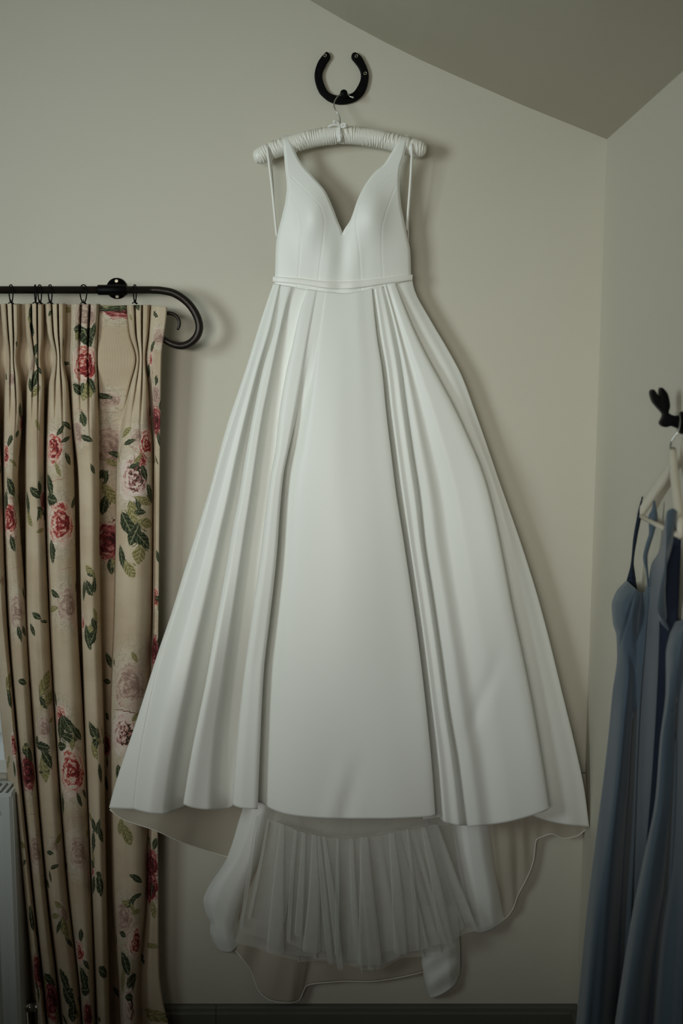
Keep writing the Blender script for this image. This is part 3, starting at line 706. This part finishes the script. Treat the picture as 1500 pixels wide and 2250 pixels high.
# hanging loops
def loop(pts, w, tw=0.0):
    return ribbon_geo([at(*q) for q in pts], w, .0006, n=40, tw=tw)
mesh('hanging_loop', *join([loop([(585,322,45),(586.5,326,64),(591,360,62),(597,410,56),(602,460,50),(608,520,44)], .0052), loop([(589,322,45),(591,327,62),(597,370,55),(600,420,50),(603,465,46),(608,520,42)], .0034, .9)]), M['satin_trim'], WD)
mesh('hanging_loop', *join([loop([(902,310,45),(904,318,64),(904,350,62),(901,400,56),(897,455,50),(893,507,44)], .0052), loop([(907,312,45),(907,322,60),(905,370,54),(902,420,50),(897,470,46),(897,530,40)], .0034, .9)]), M['satin_trim'], WD)

# ================================================================== CURTAIN POLE, RINGS, CURTAIN
rodd = 68
zr = at(257, 637, rodd)[2]
CR = empty('curtain_pole', at(257, 637, rodd), 'dark bronze curtain pole with curled scroll end above the floral curtain', 'curtain pole')
xr_end = at(335, 637, rodd)[0]
tube('pole', [(-1.98, -rodd/1000, zr), (-1.2, -rodd/1000, zr), (xr_end, -rodd/1000, zr)], .0078, M['rod'], CR, seg=20)
sp_ = [(330,637),(353,638),(383,645),(412,665),(431,692),(438,719),(431,741),(414,756),(396,760),(374,754),(354,740),(344,720),(346,702),(356,691),(368,688),(384,692),(393,703),(394,714),(390,725)]
spw = smooth_path([at(x, y, rodd) for x, y in sp_], 120)
rad = [(.0078 + .0004*min(1, i/20.) - (.0055*max(0, (i-62)/57.))) for i in range(120)]
tube('scroll', spw, rad, M['rod'], CR, seg=16)
V, Fc = lathe_geo(at(215, 637, rodd), (1, 0, 0), [(0, .0095), (.001, .0105), (.060, .0105), (.061, .0095)], 20); mesh('sleeve', V, Fc, M['black'], CR)
fc = at(257, 634, 0)
V, Fc = lathe_geo((fc[0], .001, fc[2]), (0, -1, 0), [(0, .0225), (.004, .0225), (.006, .021), (.0061, .009), (.060, .0085)], 32)
brk = mesh('bracket', V, Fc, M['black'], CR)
for x, y in ((256, 617.5), (257.5, 651.5)):
    c = at(x, y, 7); V, Fc = lathe_geo(c, (0, -1, 0), [(-.001, .0042), (.0004, .0042), (.0012, .003), (.0006, .0012)], 14); mesh('screw', V, Fc, M['screw'], brk)
ring_lab = ['thin black curtain ring nearest the left edge of the picture', 'thin black curtain ring, left one of the close pair', 'thin black curtain ring, right one of the close pair',
            'thin black curtain ring just right of the close pair', 'thin black curtain ring hanging left of the round wall bracket', 'thin black curtain ring hanging right of the round wall bracket']
RX = [(24, 8), (77.5, 5), (87, 7.5), (110, 7.5), (183, 10.5), (296, 5.5)]
for (x, hw), lb in zip(RX, ring_lab):
    cx, cy, cz = at(x, 637, rodd); pts = []
    hwm = hw/1000*.97; R_ = .0125
    for k in range(28):
        t = 2*math.pi*k/28
        yy = R_*math.sin(t); zz_ = .0105*math.cos(t)
        if math.cos(t) < 0: zz_ = -.0270*abs(math.cos(t))**1.25; yy *= 1.0
        # plane of the ring is turned so that its loop is seen nearly face-on
        pts.append((cx+hwm*math.sin(t), cy-yy*.9, cz+zz_))
    o = tube('curtain_ring', pts, .0013, M['black'], None, seg=8, closed=True)
    tag(o, lb, 'curtain ring', 'black rings on the curtain pole')

folds = {
 'Z': (cv((660,-60),(788,-52),(1050,-30),(1317,-15),(1583,16),(1933,50),(2200,78),(2450,100)), cv((660,-4),(788,-12),(1050,5),(1317,14),(1583,34),(1933,69),(2200,97),(2450,120))),
 'A': (cv((660,0),(730,6),(788,15),(850,10),(1050,7),(1317,15),(1583,35),(1933,70),(2200,98),(2450,122)), cv((660,42),(730,42),(788,37),(830,44),(900,50),(1050,40),(1317,56),(1583,71),(1933,99),(2200,129),(2450,150))),
 'B': (cv((660,55),(730,57),(788,68),(850,58),(1050,56),(1317,57),(1583,72),(1933,101),(2200,131),(2450,152)), cv((660,96),(730,96),(788,91),(850,98),(1050,97),(1317,106),(1583,120),(1933,146),(2200,176),(2450,190))),
 'C': (cv((660,98),(730,104),(788,118),(850,106),(1050,101),(1317,108),(1583,122),(1933,148),(2200,177),(2450,195)), cv((660,143),(730,142),(788,139),(850,151),(1050,163),(1317,168),(1583,183),(1933,199),(2200,209),(2450,215))),
 'D': (cv((660,158),(788,154),(900,157),(1050,172),(1317,178),(1583,186),(1933,201),(2200,211),(2450,222)), cv((660,219),(788,214),(850,216),(1050,217),(1317,219),(1583,227),(1933,233),(2200,240),(2450,245))),
 'E': (cv((660,278),(730,284),(788,299),(850,285),(950,264),(1050,257),(1317,253),(1583,244),(1933,248),(2200,263),(2450,270)), cv((660,331),(730,327),(788,320),(850,326),(1050,335),(1317,332),(1583,322),(1933,320),(2200,300),(2450,308)))}
top_y = {'Z': 668, 'A': 667, 'B': 667, 'C': 667, 'D': 668, 'E': 670}
YB = 2388
frd = cv((660,102),(730,106),(788,94),(830,104),(950,118),(1300,126),(2400,132))       # finger / fold front
grd = cv((660,82),(730,84),(788,86),(830,92),(950,112),(1300,121),(2400,127))          # groove between fingers
bkd = cv((660,74),(760,70),(850,56),(1000,42),(2400,38))                               # valley between folds
ccols = []
names = ['Z', 'A', 'B', 'C', 'D', 'E']
for k, nm in enumerate(names):
    lo, hi = folds[nm]; ty = top_y[nm]
    def X(t, lo=lo, hi=hi): return lambda y: lo(y)*(1-t)+hi(y)*t
    def Dp(w, base): return lambda y: base(y)+w*smoothstep(850, 1100, y)
    if k == 0: ccols.append((lambda y, lo=lo: lo(y)-14, bkd, ty+2, YB))
    else:
        plo, phi = folds[names[k-1]]
        gap = lambda y, a=phi, b=lo: (b(y)-a(y))
        if nm == 'E':
            rec = cv((660,84),(788,86),(900,72),(1050,52),(2400,46))
            ccols.append((lambda y, a=phi: a(y)+2+4*smoothstep(900, 1100, y)*0, rec, ty+1, YB))
            ccols.append((lambda y, a=phi, b=lo: (a(y)+b(y))/2, lambda y, r=rec: r(y)+3, ty+1, YB))
            ccols.append((lambda y, b=lo: b(y)-3, lambda y, r=rec: r(y), ty+1, YB))
        else:
            # valley column tucked slightly under both neighbours
            ccols.append((lambda y, a=phi, b=lo: a(y)*.75+b(y)*.25-2*smoothstep(850, 1100, y), bkd, ty+1, YB))
            ccols.append((lambda y, a=phi, b=lo: a(y)*.25+b(y)*.75+2*smoothstep(850, 1100, y), bkd, ty+1, YB))
    asym = {'Z': .5, 'A': .45, 'B': .45, 'C': .38, 'D': .55, 'E': .42}[nm]
    def fd(t, base, k=asym):
        q = (t-k)/(k if t < k else 1-k); low = 60+66*math.sqrt(max(0, 1-.93*abs(q)**2.3))
        return lambda y: base(y)*(1-smoothstep(800, 1010, y))+low*smoothstep(800, 1010, y)
    sd = lambda y: bkd(y)*.45+frd(y)*.55
    ccols.append((X(-.0), fd(0, lambda y: bkd(y)*.75+frd(y)*.25), ty, YB))
    ccols.append((X(.035), fd(.035, sd), ty, YB))
    for t_, f_ in ((.13, frd), (.27, lambda y: frd(y)-2), (.34, grd), (.40, lambda y: frd(y)-1), (.58, lambda y: frd(y)+2), (.65, grd), (.71, lambda y: frd(y)-2), (.87, lambda y: frd(y)-3), (.965, sd)):
        ccols.append((X(t_), fd(t_, f_), ty, YB))
    ccols.append((X(1.0), fd(1.0, lambda y: bkd(y)*.75+frd(y)*.25), ty, YB))
lastv = cv((660,335),(788,326),(850,330),(1050,338),(1317,335),(1583,327),(1933,324),(2200,308),(2450,312))
edgeR = cv((660,367),(675,367),(788,355),(1050,351),(1317,349),(1583,347),(1933,348),(2130,350),(2200,358),(2260,371),(2450,378))
edd = cv((660,116),(788,112),(1050,98),(1583,84),(2400,78))
ccols.append((lastv, lambda y: bkd(y)*.8+24+14*(1-smoothstep(700, 1000, y)), 672, YB))
ccols.append((mid(lastv, edgeR, .45), lambda y: edd(y)+4, 673, YB))
ccols.append((mid(lastv, edgeR, .9), lambda y: edd(y)+4, 675, YB))
ccols.append((edgeR, lambda y: edd(y)-3, 676, YB))
ccols.append((lambda y: edgeR(y)-3, lambda y: edd(y)-10, 677, YB))
ccols.append((lambda y: edgeR(y)-12, lambda y: edd(y)-14, 678, YB))
CG = loft(ccols, 560, 5)
CG[..., 2] = 16+(CG[..., 2]-38)*.90
# slow sway of the folds
CG[..., 2] += 3.0*np.sin(CG[..., 1]/140.0+CG[..., 0]/17.0)*smoothstep(850, 1200, CG[..., 1])
CW = at_np(CG)
seglen = np.linalg.norm(np.diff(CW, axis=0), axis=2)               # per row
smean = np.concatenate([[0], np.cumsum(np.mean(seglen[:, ::8], axis=1))])
nu, nv = CG.shape[:2]
S = np.repeat(smean[:, None], nv, 1); T = np.repeat(((CG[:, :, 1].mean(axis=0))/1000.0)[None, :], nu, 0)
cur = mesh('floral_curtain', CW.reshape(-1, 3), grid_faces(nu, nv, flip=True), M['floral'])
tag(cur, 'pinch-pleated linen curtain printed with pink and red roses, hanging beside the window', 'curtain')
def st_of(px, py, hidden=False):
    dd = np.abs(CG[..., 0]-px)+np.abs(CG[..., 1]-py)*.7 - CG[..., 2]*.08
    i = np.unravel_index(np.argmin(dd), dd.shape); return S[i], T[i]
ROSE = [ # px,py,radius(mm), kind 0 red .3 mauve .6 crimson .9 blossom
 (115,985,30,.1),(132,1150,40,.1),(18,1140,34,.1),(38,1345,30,.35),(150,1330,32,.35),(182,690,30,.35),(185,800,36,.1),(268,668,24,.6),(240,985,40,.35),(322,975,26,.1),
 (290,1050,40,.9),(238,1190,34,.6),(338,870,20,.35),(340,925,26,.6),(340,1315,20,.1),(338,1430,26,.6),(283,1505,44,.35),(268,1610,38,.9),(60,1700,32,.6),(155,1695,42,.1),
 (30,1640,24,.1),(130,1575,24,.1),(78,1870,28,.35),(172,1875,32,.35),(268,2020,30,.35),(298,2070,28,.1),(84,2135,30,.6),(112,2200,36,.6),(173,2092,22,.1),(285,2215,34,.9),
 (192,2230,24,.6),(203,1915,13,.1),(182,1368,15,.1),(330,1900,30,.6),(300,960,16,.35),(345,740,16,.35),(330,790,14,.1),(310,1010,16,.1),(70,800,18,.35),(95,1100,18,.6),
 (330,1950,30,.6),(235,1640,20,.6),(240,880,14,.35),(170,950,20,.35),(12,1000,20,.1),(28,2040,14,.35),(140,2010,18,.35),(48,930,16,.6),(120,1860,12,.35),(95,1600,20,.35)]
LEAF = [ # px,py,half length mm, half width, angle deg, kind(0 dark,1 olive)
 (62,1105,26,10,70,0),(76,1082,22,9,30,0),(110,1065,26,12,60,0),(112,1098,20,12,10,0),(115,1212,26,10,85,0),(66,1140,20,8,50,1),(44,1095,16,6,20,0),(98,1130,18,8,120,0),
 (278,1150,28,15,60,0),(298,1175,26,12,110,0),(312,1185,28,13,45,0),(322,1150,24,10,10,1),(268,1222,26,9,75,0),(305,1218,24,13,100,1),(290,1125,26,9,80,1),(318,1100,24,8,20,1),(330,1085,24,10,60,0),(284,1250,22,10,60,1),
 (196,1255,20,8,40,1),(194,1293,20,9,60,0),(186,1300,22,8,100,0),(208,1285,16,7,90,0),(202,1262,12,5,10,0),(190,1398,24,11,80,0),(208,1372,16,8,60,0),(206,1400,20,10,120,0),(196,1410,20,9,70,0),(212,1350,16,6,60,1),
 (348,1222,16,7,60,0),(342,690,14,6,20,0),(203,1605,24,10,60,0),(213,1625,26,9,100,0),(205,1650,22,8,70,1),(220,1700,22,7,80,0),
 (100,1500,34,12,-60,1),(108,1535,28,11,-40,1),(20,1500,26,12,-50,1),(22,1535,22,9,80,0),(132,1600,26,13,100,0),(148,1590,22,9,60,0),(152,1620,20,8,20,0),(172,1612,18,8,50,0),
 (62,1655,22,9,60,0),(78,1662,26,13,100,0),(95,1692,28,12,80,1),(90,1640,24,9,10,0),(104,1668,24,11,60,0),(30,1690,18,8,90,0),(138,1765,24,8,95,0),(135,1640,18,10,0,0),
 (205,1812,18,8,60,0),(216,1815,18,6,110,0),(204,1848,22,10,95,0),(222,1835,20,9,60,0),(196,1795,16,7,20,1),(220,1945,26,13,80,0),(206,1945,22,12,120,0),(204,1880,18,6,60,1),
 (106,1942,14,7,40,0),(70,2020,28,12,85,0),(78,2045,20,9,60,1),(142,2040,28,10,80,1),(228,2135,22,12,20,0),(276,2118,30,13,60,0),(292,2155,26,12,-30,0),(268,2155,26,10,100,1),(285,2190,18,8,0,0),
 (108,2150,22,9,30,0),(140,2150,26,10,60,0),(96,2160,18,8,90,1),(185,2150,28,14,70,0),(188,2175,20,12,0,0),(150,2190,28,13,60,0),(160,2225,22,12,100,0),(82,2225,20,10,50,0),(128,2225,26,12,110,1),
 (190,742,22,12,70,0),(205,728,18,7,95,0),(172,722,16,9,0,0),(170,855,22,10,30,0),(185,862,20,8,100,1),(200,845,20,8,60,0),(180,920,18,6,80,0),(66,690,16,7,100,0),(70,720,20,7,70,0),(64,705,12,5,30,1),(82,795,14,6,60,0),(75,832,24,9,110,0),(65,845,18,8,60,0),
 (140,755,16,5,70,0),(262,663,20,7,40,0),(300,662,14,6,70,0),(240,1085,26,9,60,1),(226,1110,22,8,100,0),(258,1000,18,6,20,0),(318,1040,18,7,70,0),(306,1125,16,6,0,0),(205,1030,14,5,60,0),
 (36,757,10,5,20,0),(45,905,20,8,80,0),(22,1070,24,11,60,0),(14,1100,22,10,100,0),(85,935,14,6,60,1),(150,1010,16,6,60,0),(95,1545,16,6,60,0),(280,1835,24,10,70,1),(265,1815,18,8,100,1),(262,1700,20,9,80,0),(340,2230,26,12,30,1),(330,1850,16,6,60,0),
 (78,1355,14,6,30,0),(70,1385,16,6,60,0),(52,1305,14,5,70,0),(100,1365,12,4,0,0),(240,1450,20,7,60,0),(232,1720,20,8,60,0),(296,1445,14,5,60,1),(275,1985,14,6,20,1),(290,1990,16,5,70,1),(118,1905,14,4,-20,0),(112,1925,14,4,80,0)]
rr_ = random.Random(11)
ROSE = [(a, b, r*1.38, k) for a, b, r, k in ROSE]
for _ in range(70):
    px_, py_ = rr_.uniform(0, 345), rr_.uniform(690, 2280)
    if all(math.hypot(px_-a, py_-b) > r+26 for a, b, r, k in ROSE): ROSE.append((px_, py_, rr_.uniform(10, 20), rr_.choice([.35, .35, .9])))
LEAF = [(x+rr_.uniform(-2, 2), y, a*1.2, b*1.3, g, k) for x, y, a, b, g, k in LEAF]
for (a, b, r, k) in list(ROSE):
    for q in range(3 if r > 24 else 1):
        g = rr_.uniform(0, 360); LEAF.append((a+math.cos(math.radians(g))*(r*.8), b+math.sin(math.radians(g))*(r+8), rr_.uniform(12, 24), rr_.uniform(5, 9), g, rr_.choice([0, 0, 1])))
rose = np.full((nu*nv, 3), 9.0); best = np.full(nu*nv, 9.0)
Sf, Tf = S.reshape(-1), T.reshape(-1)
for i, (px, py, r, kd) in enumerate(ROSE):
    s0, t0 = st_of(px, py); sx = r*.78/1000; sy = r/1000
    lx = (Sf-s0)/sx; ly = (Tf-t0)/sy; q = np.hypot(lx, ly)
    m = (q < best) & (q < 2.4); best[m] = q[m]
    rose[m, 0] = lx[m]; rose[m, 1] = ly[m]; rose[m, 2] = kd
leaf = np.full((nu*nv, 3), 9.0); best = np.full(nu*nv, 0.35)
leaf[:, 2] = 0
for i, (px, py, a, b, ang, kd) in enumerate(LEAF):
    s0, t0 = st_of(px, py); an = math.radians(ang); a *= .9; b *= .9
    u = ((Sf-s0)*math.cos(an)+(Tf-t0)*math.sin(an))/(a/1000); w = (-(Sf-s0)*math.sin(an)+(Tf-t0)*math.cos(an))/(b/1000)
    q = np.abs(w)-(1-u*u); m = (q < best) & (np.abs(u) < 1.25)
    best[m] = q[m]; leaf[m, 0] = u[m]; leaf[m, 1] = w[m]; leaf[m, 2] = kd
for nm, arr in (('rose', rose), ('leaf', leaf)):
    at_ = cur.data.attributes.new(nm, 'FLOAT_VECTOR', 'POINT'); at_.data.foreach_set('vector', arr.astype(np.float32).ravel())
uvl = cur.data.uv_layers.new(name='cloth'); li = np.zeros(len(cur.data.loops), dtype=np.int32); cur.data.loops.foreach_get('vertex_index', li)
uvl.data.foreach_set('uv', np.stack([Sf[li], Tf[li]], -1).astype(np.float32).ravel())
s = cur.modifiers.new('t', 'SOLIDIFY'); s.thickness = .0015; s.offset = -1
# stitched hook tabs at each pleat
for (x, hw) in RX:
    tube('curtain_hook', [at(x, 659, 68), at(x, 664, 72), at(x+4, 668, 80)], .0012, M['black'], cur, seg=6)
    tube('curtain_hook', [at(x-6, 667, 74), at(x, 663, 72), at(x+6, 667, 74)], .0012, M['black'], cur, seg=6)

# ================================================================== RABBIT HOOK, WOODEN HANGER, BLUE DRESSES
hz = at(1490, 925, 600)[2]; xw = xr(hz)
RB = [(1436,858),(1431,856),(1428,864),(1433,882),(1444,896),(1455,909),(1454,918),(1449,928),(1452,935),(1460,938.5),(1470,936),(1481,938),(1490,940),(1490,914),(1484,914),(1476,912),(1466,907),(1469,893),(1467,877),(1463,864),(1455,854),(1450,852),(1448,861),(1448,874),(1444,870)]
RH = empty('rabbit_hook', (xw-.002, -.600, hz), 'black cast rabbit head coat hook with upright ears on the right wall', 'hook')
rp_ = densify(RB, 3)
n = len(rp_); V = []
for dd_ in (608, 592):
    for x, y in rp_:
        p = at(x, y, 600); V.append((p[0], -dd_/1000, p[2]))
Fc = [tuple(range(n)), tuple(range(2*n-1, n-1, -1))]+[(i, n+i, n+(i+1) % n, (i+1) % n) for i in range(n)]
ro = mesh('rabbit_head', V, Fc, M['black'], RH, smooth=True)
m_ = ro.modifiers.new('b', 'BEVEL'); m_.width = .003; m_.segments = 3; m_.limit_method = 'ANGLE'; m_.angle_limit = math.radians(50)
hb = at(1492, 929, 600)
V, Fc = lathe_geo((xw+.002, -.600, hb[2]), (-1, 0, 0), [(0, .019), (.003, .019), (.0065, .017), (.008, .009), (.014, .008)], 28)
mesh('wall_plate', V, Fc, M['black'], RH)

WH = empty('wooden_hanger', at(1482, 1000, 612), 'pale whitewashed wooden hanger on the rabbit hook holding the blue dresses', 'hanger')
tube('hook', smooth_path([at(1478, 1000, 612), at(1473, 985, 612), at(1474, 972, 614), at(1480, 961, 616), at(1488, 950, 618), at(1493, 932, 616), at(1493, 916, 608), at(1489, 907, 600), at(1484, 908, 590)], 50), .0016, M['steel'], WH)
def arm(name, pts, w, th):
    P = smooth_path([at(*q[:3]) for q in pts], 20); V = []; Fc = []
    for i, p in enumerate(P):
        u = i/19; hh = w*(.9+.2*math.sin(u*math.pi))/2
        for k in range(12):
            t = 2*math.pi*k/12; V.append((p[0]+th/2*math.copysign(abs(math.cos(t))**.6, math.cos(t)), p[1], p[2]+hh*math.copysign(abs(math.sin(t))**.6, math.sin(t))))
    for i in range(19):
        for k in range(12):
            k2 = (k+1) % 12; Fc.append((i*12+k, i*12+k2, (i+1)*12+k2, (i+1)*12+k))
    Fc += [tuple(range(12))[::-1], tuple(19*12+k for k in range(12))]
    return mesh(name, V, Fc, M['white_wood'], WH)
arm('far_arm', [(1480,1006,612), (1468,1036,580), (1440,1078,520), (1404,1132,455)], .022, .010)
arm('near_arm', [(1477,1000,610), (1481,1045,650), (1487,1100,705), (1497,1166,765)], .030, .013)
tube('trouser_bar', [at(1406, 1133, 458), at(1448, 1156, 590), at(1490, 1176, 752)], .0045, M['white_wood'], WH)

def gown(name, cols_, nv_, m):
    return loft(cols_, nv_, 7)
def clear_of_wall(p, gap):
    w = at_np(p); lim = xb+(w[..., 2]-corner_bot[2])*sl-gap
    w[..., 0] = np.where(w[..., 0] > lim-.02, lim-.02*np.exp(-(w[..., 0]-lim+.02)/.02), w[..., 0]); return w
B1 = empty('bridesmaid_dress', at(1400, 1300, 500), 'dusty blue sleeveless dress nearest the corner, narrow dark strap over the hanger end', 'dress')
e1 = cv((1274,1376),(1300,1353),(1330,1343),(1370,1346),(1395,1353),(1440,1355),(1520,1345),(1583,1339),(1651,1332),(1822,1311),(1993,1290),(2164,1273),(2250,1265),(2460,1245))
r1 = cv((1290,1392),(1330,1372),(1400,1372),(1480,1380),(1583,1371),(1720,1357),(1856,1337),(1993,1317),(2198,1296),(2460,1272))
v1 = cv((1300,1410),(1400,1398),(1500,1407),(1576,1405),(1720,1395),(1856,1378),(2027,1364),(2232,1354),(2460,1345))
r2 = cv((1290,1428),(1400,1424),(1500,1424),(1617,1420),(1788,1412),(1993,1395),(2232,1378),(2460,1365))
v2 = cv((1240,1442),(1400,1450),(1583,1442),(1788,1432),(2232,1412),(2460,1400))
YD = 2300
def cc(f, keys, y0, y1=YD, dx=0): 
    g = cv(*keys); return (lambda y: f(y)+dx, g, y0, y1)
g1 = [cc(e1, [(1270,330),(1500,340),(2300,330)], 1282, dx=24), cc(e1, [(1270,380),(1500,390),(2300,390)], 1278, dx=4), cc(e1, [(1270,420),(1340,440),(1500,425),(2300,430)], 1275), 
      (lambda y: e1(y)*.75+r1(y)*.25, cv((1270,440),(1340,475),(1420,455),(1500,450),(2300,460)), 1277, YD), cc(r1, [(1270,462),(1340,510),(1420,480),(1520,480),(2300,505)], 1290),
      (lambda y: (r1(y)+v1(y))/2, cv((1270,470),(1340,512),(1430,480),(1520,470),(2300,490)), 1296, YD),
      cc(v1, [(1280,480),(1340,500),(1430,478),(1540,468),(1600,440),(2300,452)], 1302), cc(v1, [(1280,486),(1430,482),(1540,470),(1600,445),(2300,448)], 1303, dx=5),
      cc(r2, [(1280,500),(1430,490),(1600,480),(2300,492)], 1292), (lambda y: (r2(y)+v2(y))/2, cv((1270,510),(1430,492),(1600,474),(2300,484)), 1268, YD), cc(v2, [(1240,520),(1430,480),(1600,430),(2300,440)], 1240),
      (cv((1180,1454),(1330,1460),(1420,1476),(1600,1462),(2300,1440)), cv((1180,690),(1330,640),(1600,540),(2300,520)), 1180, YD),
      (cv((1122,1466),(1240,1462),(1340,1446),(1400,1480),(1600,1482),(2300,1465)), cv((1122,765),(1240,720),(1340,660),(1600,600),(2300,580)), 1122, YD),
      (cv((1118,1478),(1200,1470),(1300,1448),(1370,1450),(1395,1480),(1600,1498),(2300,1500)), cv((1118,775),(1200,730),(1300,670),(1400,620),(1600,600),(2300,600)), 1118, YD),
      (cv((1124,1488),(1200,1476),(1300,1452),(1350,1460),(1385,1490),(1600,1512),(2300,1520)), cv((1124,765),(1300,660),(1385,600),(1600,620),(2300,620)), 1124, YD)]
p = loft(g1, 240, 7)
p[..., 2] = 480+(p[..., 2]-480)*(1+.5*smoothstep(1450, 1650, p[..., 1]))+5*np.sin(p[..., 0]/6.5+p[..., 1]/90.0)*smoothstep(1400, 1600, p[..., 1])
p[..., 2] -= 5*np.exp(-((p[..., 0]-(1392-(p[..., 1]-1310)*.28))/2.5)**2)*smoothstep(1300, 1330, p[..., 1])*(1-smoothstep(1400, 1440, p[..., 1]))
grid_mesh('gown', clear_of_wall(p, .012), M['blue'], B1, world=True, thick=.0015)
# far shoulder strap over the hanger end: front run and dark inner run, the inside of the back with the gap shade below it
def band(name, L, R, dk, m, parent, n=40):
    ys0, ys1 = L[0][0], L[-1][0]; lf = cv(*L); rf = cv(*R); df = cv(*dk)
    P = []
    for u in np.linspace(0, 1, 6):
        y = np.linspace(ys0, ys1, n); P.append(np.stack([lf(y)*(1-u)+rf(y)*u, y, df(y)+6*math.sin(u*math.pi)], -1))
    return grid_mesh(name, clear_of_wall(np.array(P), .005), m, parent, world=True, thick=.002)
B2_ = B1
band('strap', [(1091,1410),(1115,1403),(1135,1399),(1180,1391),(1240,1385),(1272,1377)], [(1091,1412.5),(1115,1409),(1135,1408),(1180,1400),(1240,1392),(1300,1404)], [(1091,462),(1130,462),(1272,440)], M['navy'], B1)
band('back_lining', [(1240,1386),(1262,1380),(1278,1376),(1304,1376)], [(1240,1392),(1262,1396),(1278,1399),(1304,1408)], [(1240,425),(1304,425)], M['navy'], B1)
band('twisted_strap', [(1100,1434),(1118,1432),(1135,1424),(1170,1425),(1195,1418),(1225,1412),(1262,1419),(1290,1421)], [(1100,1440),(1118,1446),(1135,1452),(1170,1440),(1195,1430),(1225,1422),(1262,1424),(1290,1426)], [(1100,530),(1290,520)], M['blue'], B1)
band('inner_back_and_gap_shade', [(1150,1486),(1200,1472),(1300,1450),(1420,1447),(1700,1432),(2300,1372)], [(1150,1545),(1200,1550),(1420,1550),(1700,1530),(2300,1500)], [(1150,640),(1400,640),(1700,615),(2300,600)], M['navy'], B1)  # dress inside at the top; lower run added as shade between the gowns

B2 = empty('bridesmaid_dress', at(1480, 1500, 680), 'dusty blue dress cut by the right edge, in front of the other blue dress', 'dress')
e2 = cv((1362,1504),(1378,1484),(1394,1472),(1440,1462),(1514,1463),(1617,1450),(1754,1439),(1890,1412),(1993,1391),(2130,1368),(2250,1350),(2400,1330))
YD2 = 2300
g2 = [cc(e2, [(1360,560),(2300,560)], 1380, YD2, 22), cc(e2, [(1360,610),(2300,600)], 1370, YD2, 3), cc(e2, [(1360,640),(2300,640)], 1366, YD2), cc(e2, [(1360,680),(1450,690),(2300,680)], 1362, YD2, 7), cc(e2, [(1360,700),(1450,718),(1540,690),(2300,712)], 1358, YD2, 20),
      (cv((1352,1510),(1440,1492),(1540,1484),(1700,1478),(1890,1454),(2130,1412),(2300,1392)), cv((1352,705),(1440,724),(1540,690),(1700,690),(2300,690)), 1352, YD2),
      (cv((1350,1520),(1500,1506),(1700,1494),(1890,1480),(2061,1446),(2300,1424)), cv((1350,705),(1450,715),(1560,670),(1750,650),(2300,655)), 1350, YD2),
      (cv((1350,1534),(1500,1522),(1700,1504),(1890,1497),(2061,1462),(2300,1446)), cv((1350,710),(1500,720),(1700,700),(1942,705),(2300,715)), 1350, YD2),
      (cv((1350,1550),(1700,1520),(1942,1512),(2300,1480)), cv((1350,710),(1700,735),(2300,740)), 1350, YD2),
      (cv((1350,1570),(1700,1545),(2300,1530)), cv((1350,720),(1700,745),(2300,760)), 1350, YD2)]
p = loft(g2, 200, 7)
p[..., 2] += 3*np.sin(p[..., 0]/8.0+p[..., 1]/80.0)*smoothstep(1400, 1650, p[..., 1])
p[..., 2] -= 8*np.exp(-((p[..., 1]-1545+.8*(p[..., 0]-1500))/4.0)**2)*smoothstep(1470, 1495, p[..., 0])
grid_mesh('gown', clear_of_wall(p, .006), M['blue'], B2, world=True, thick=.0015)
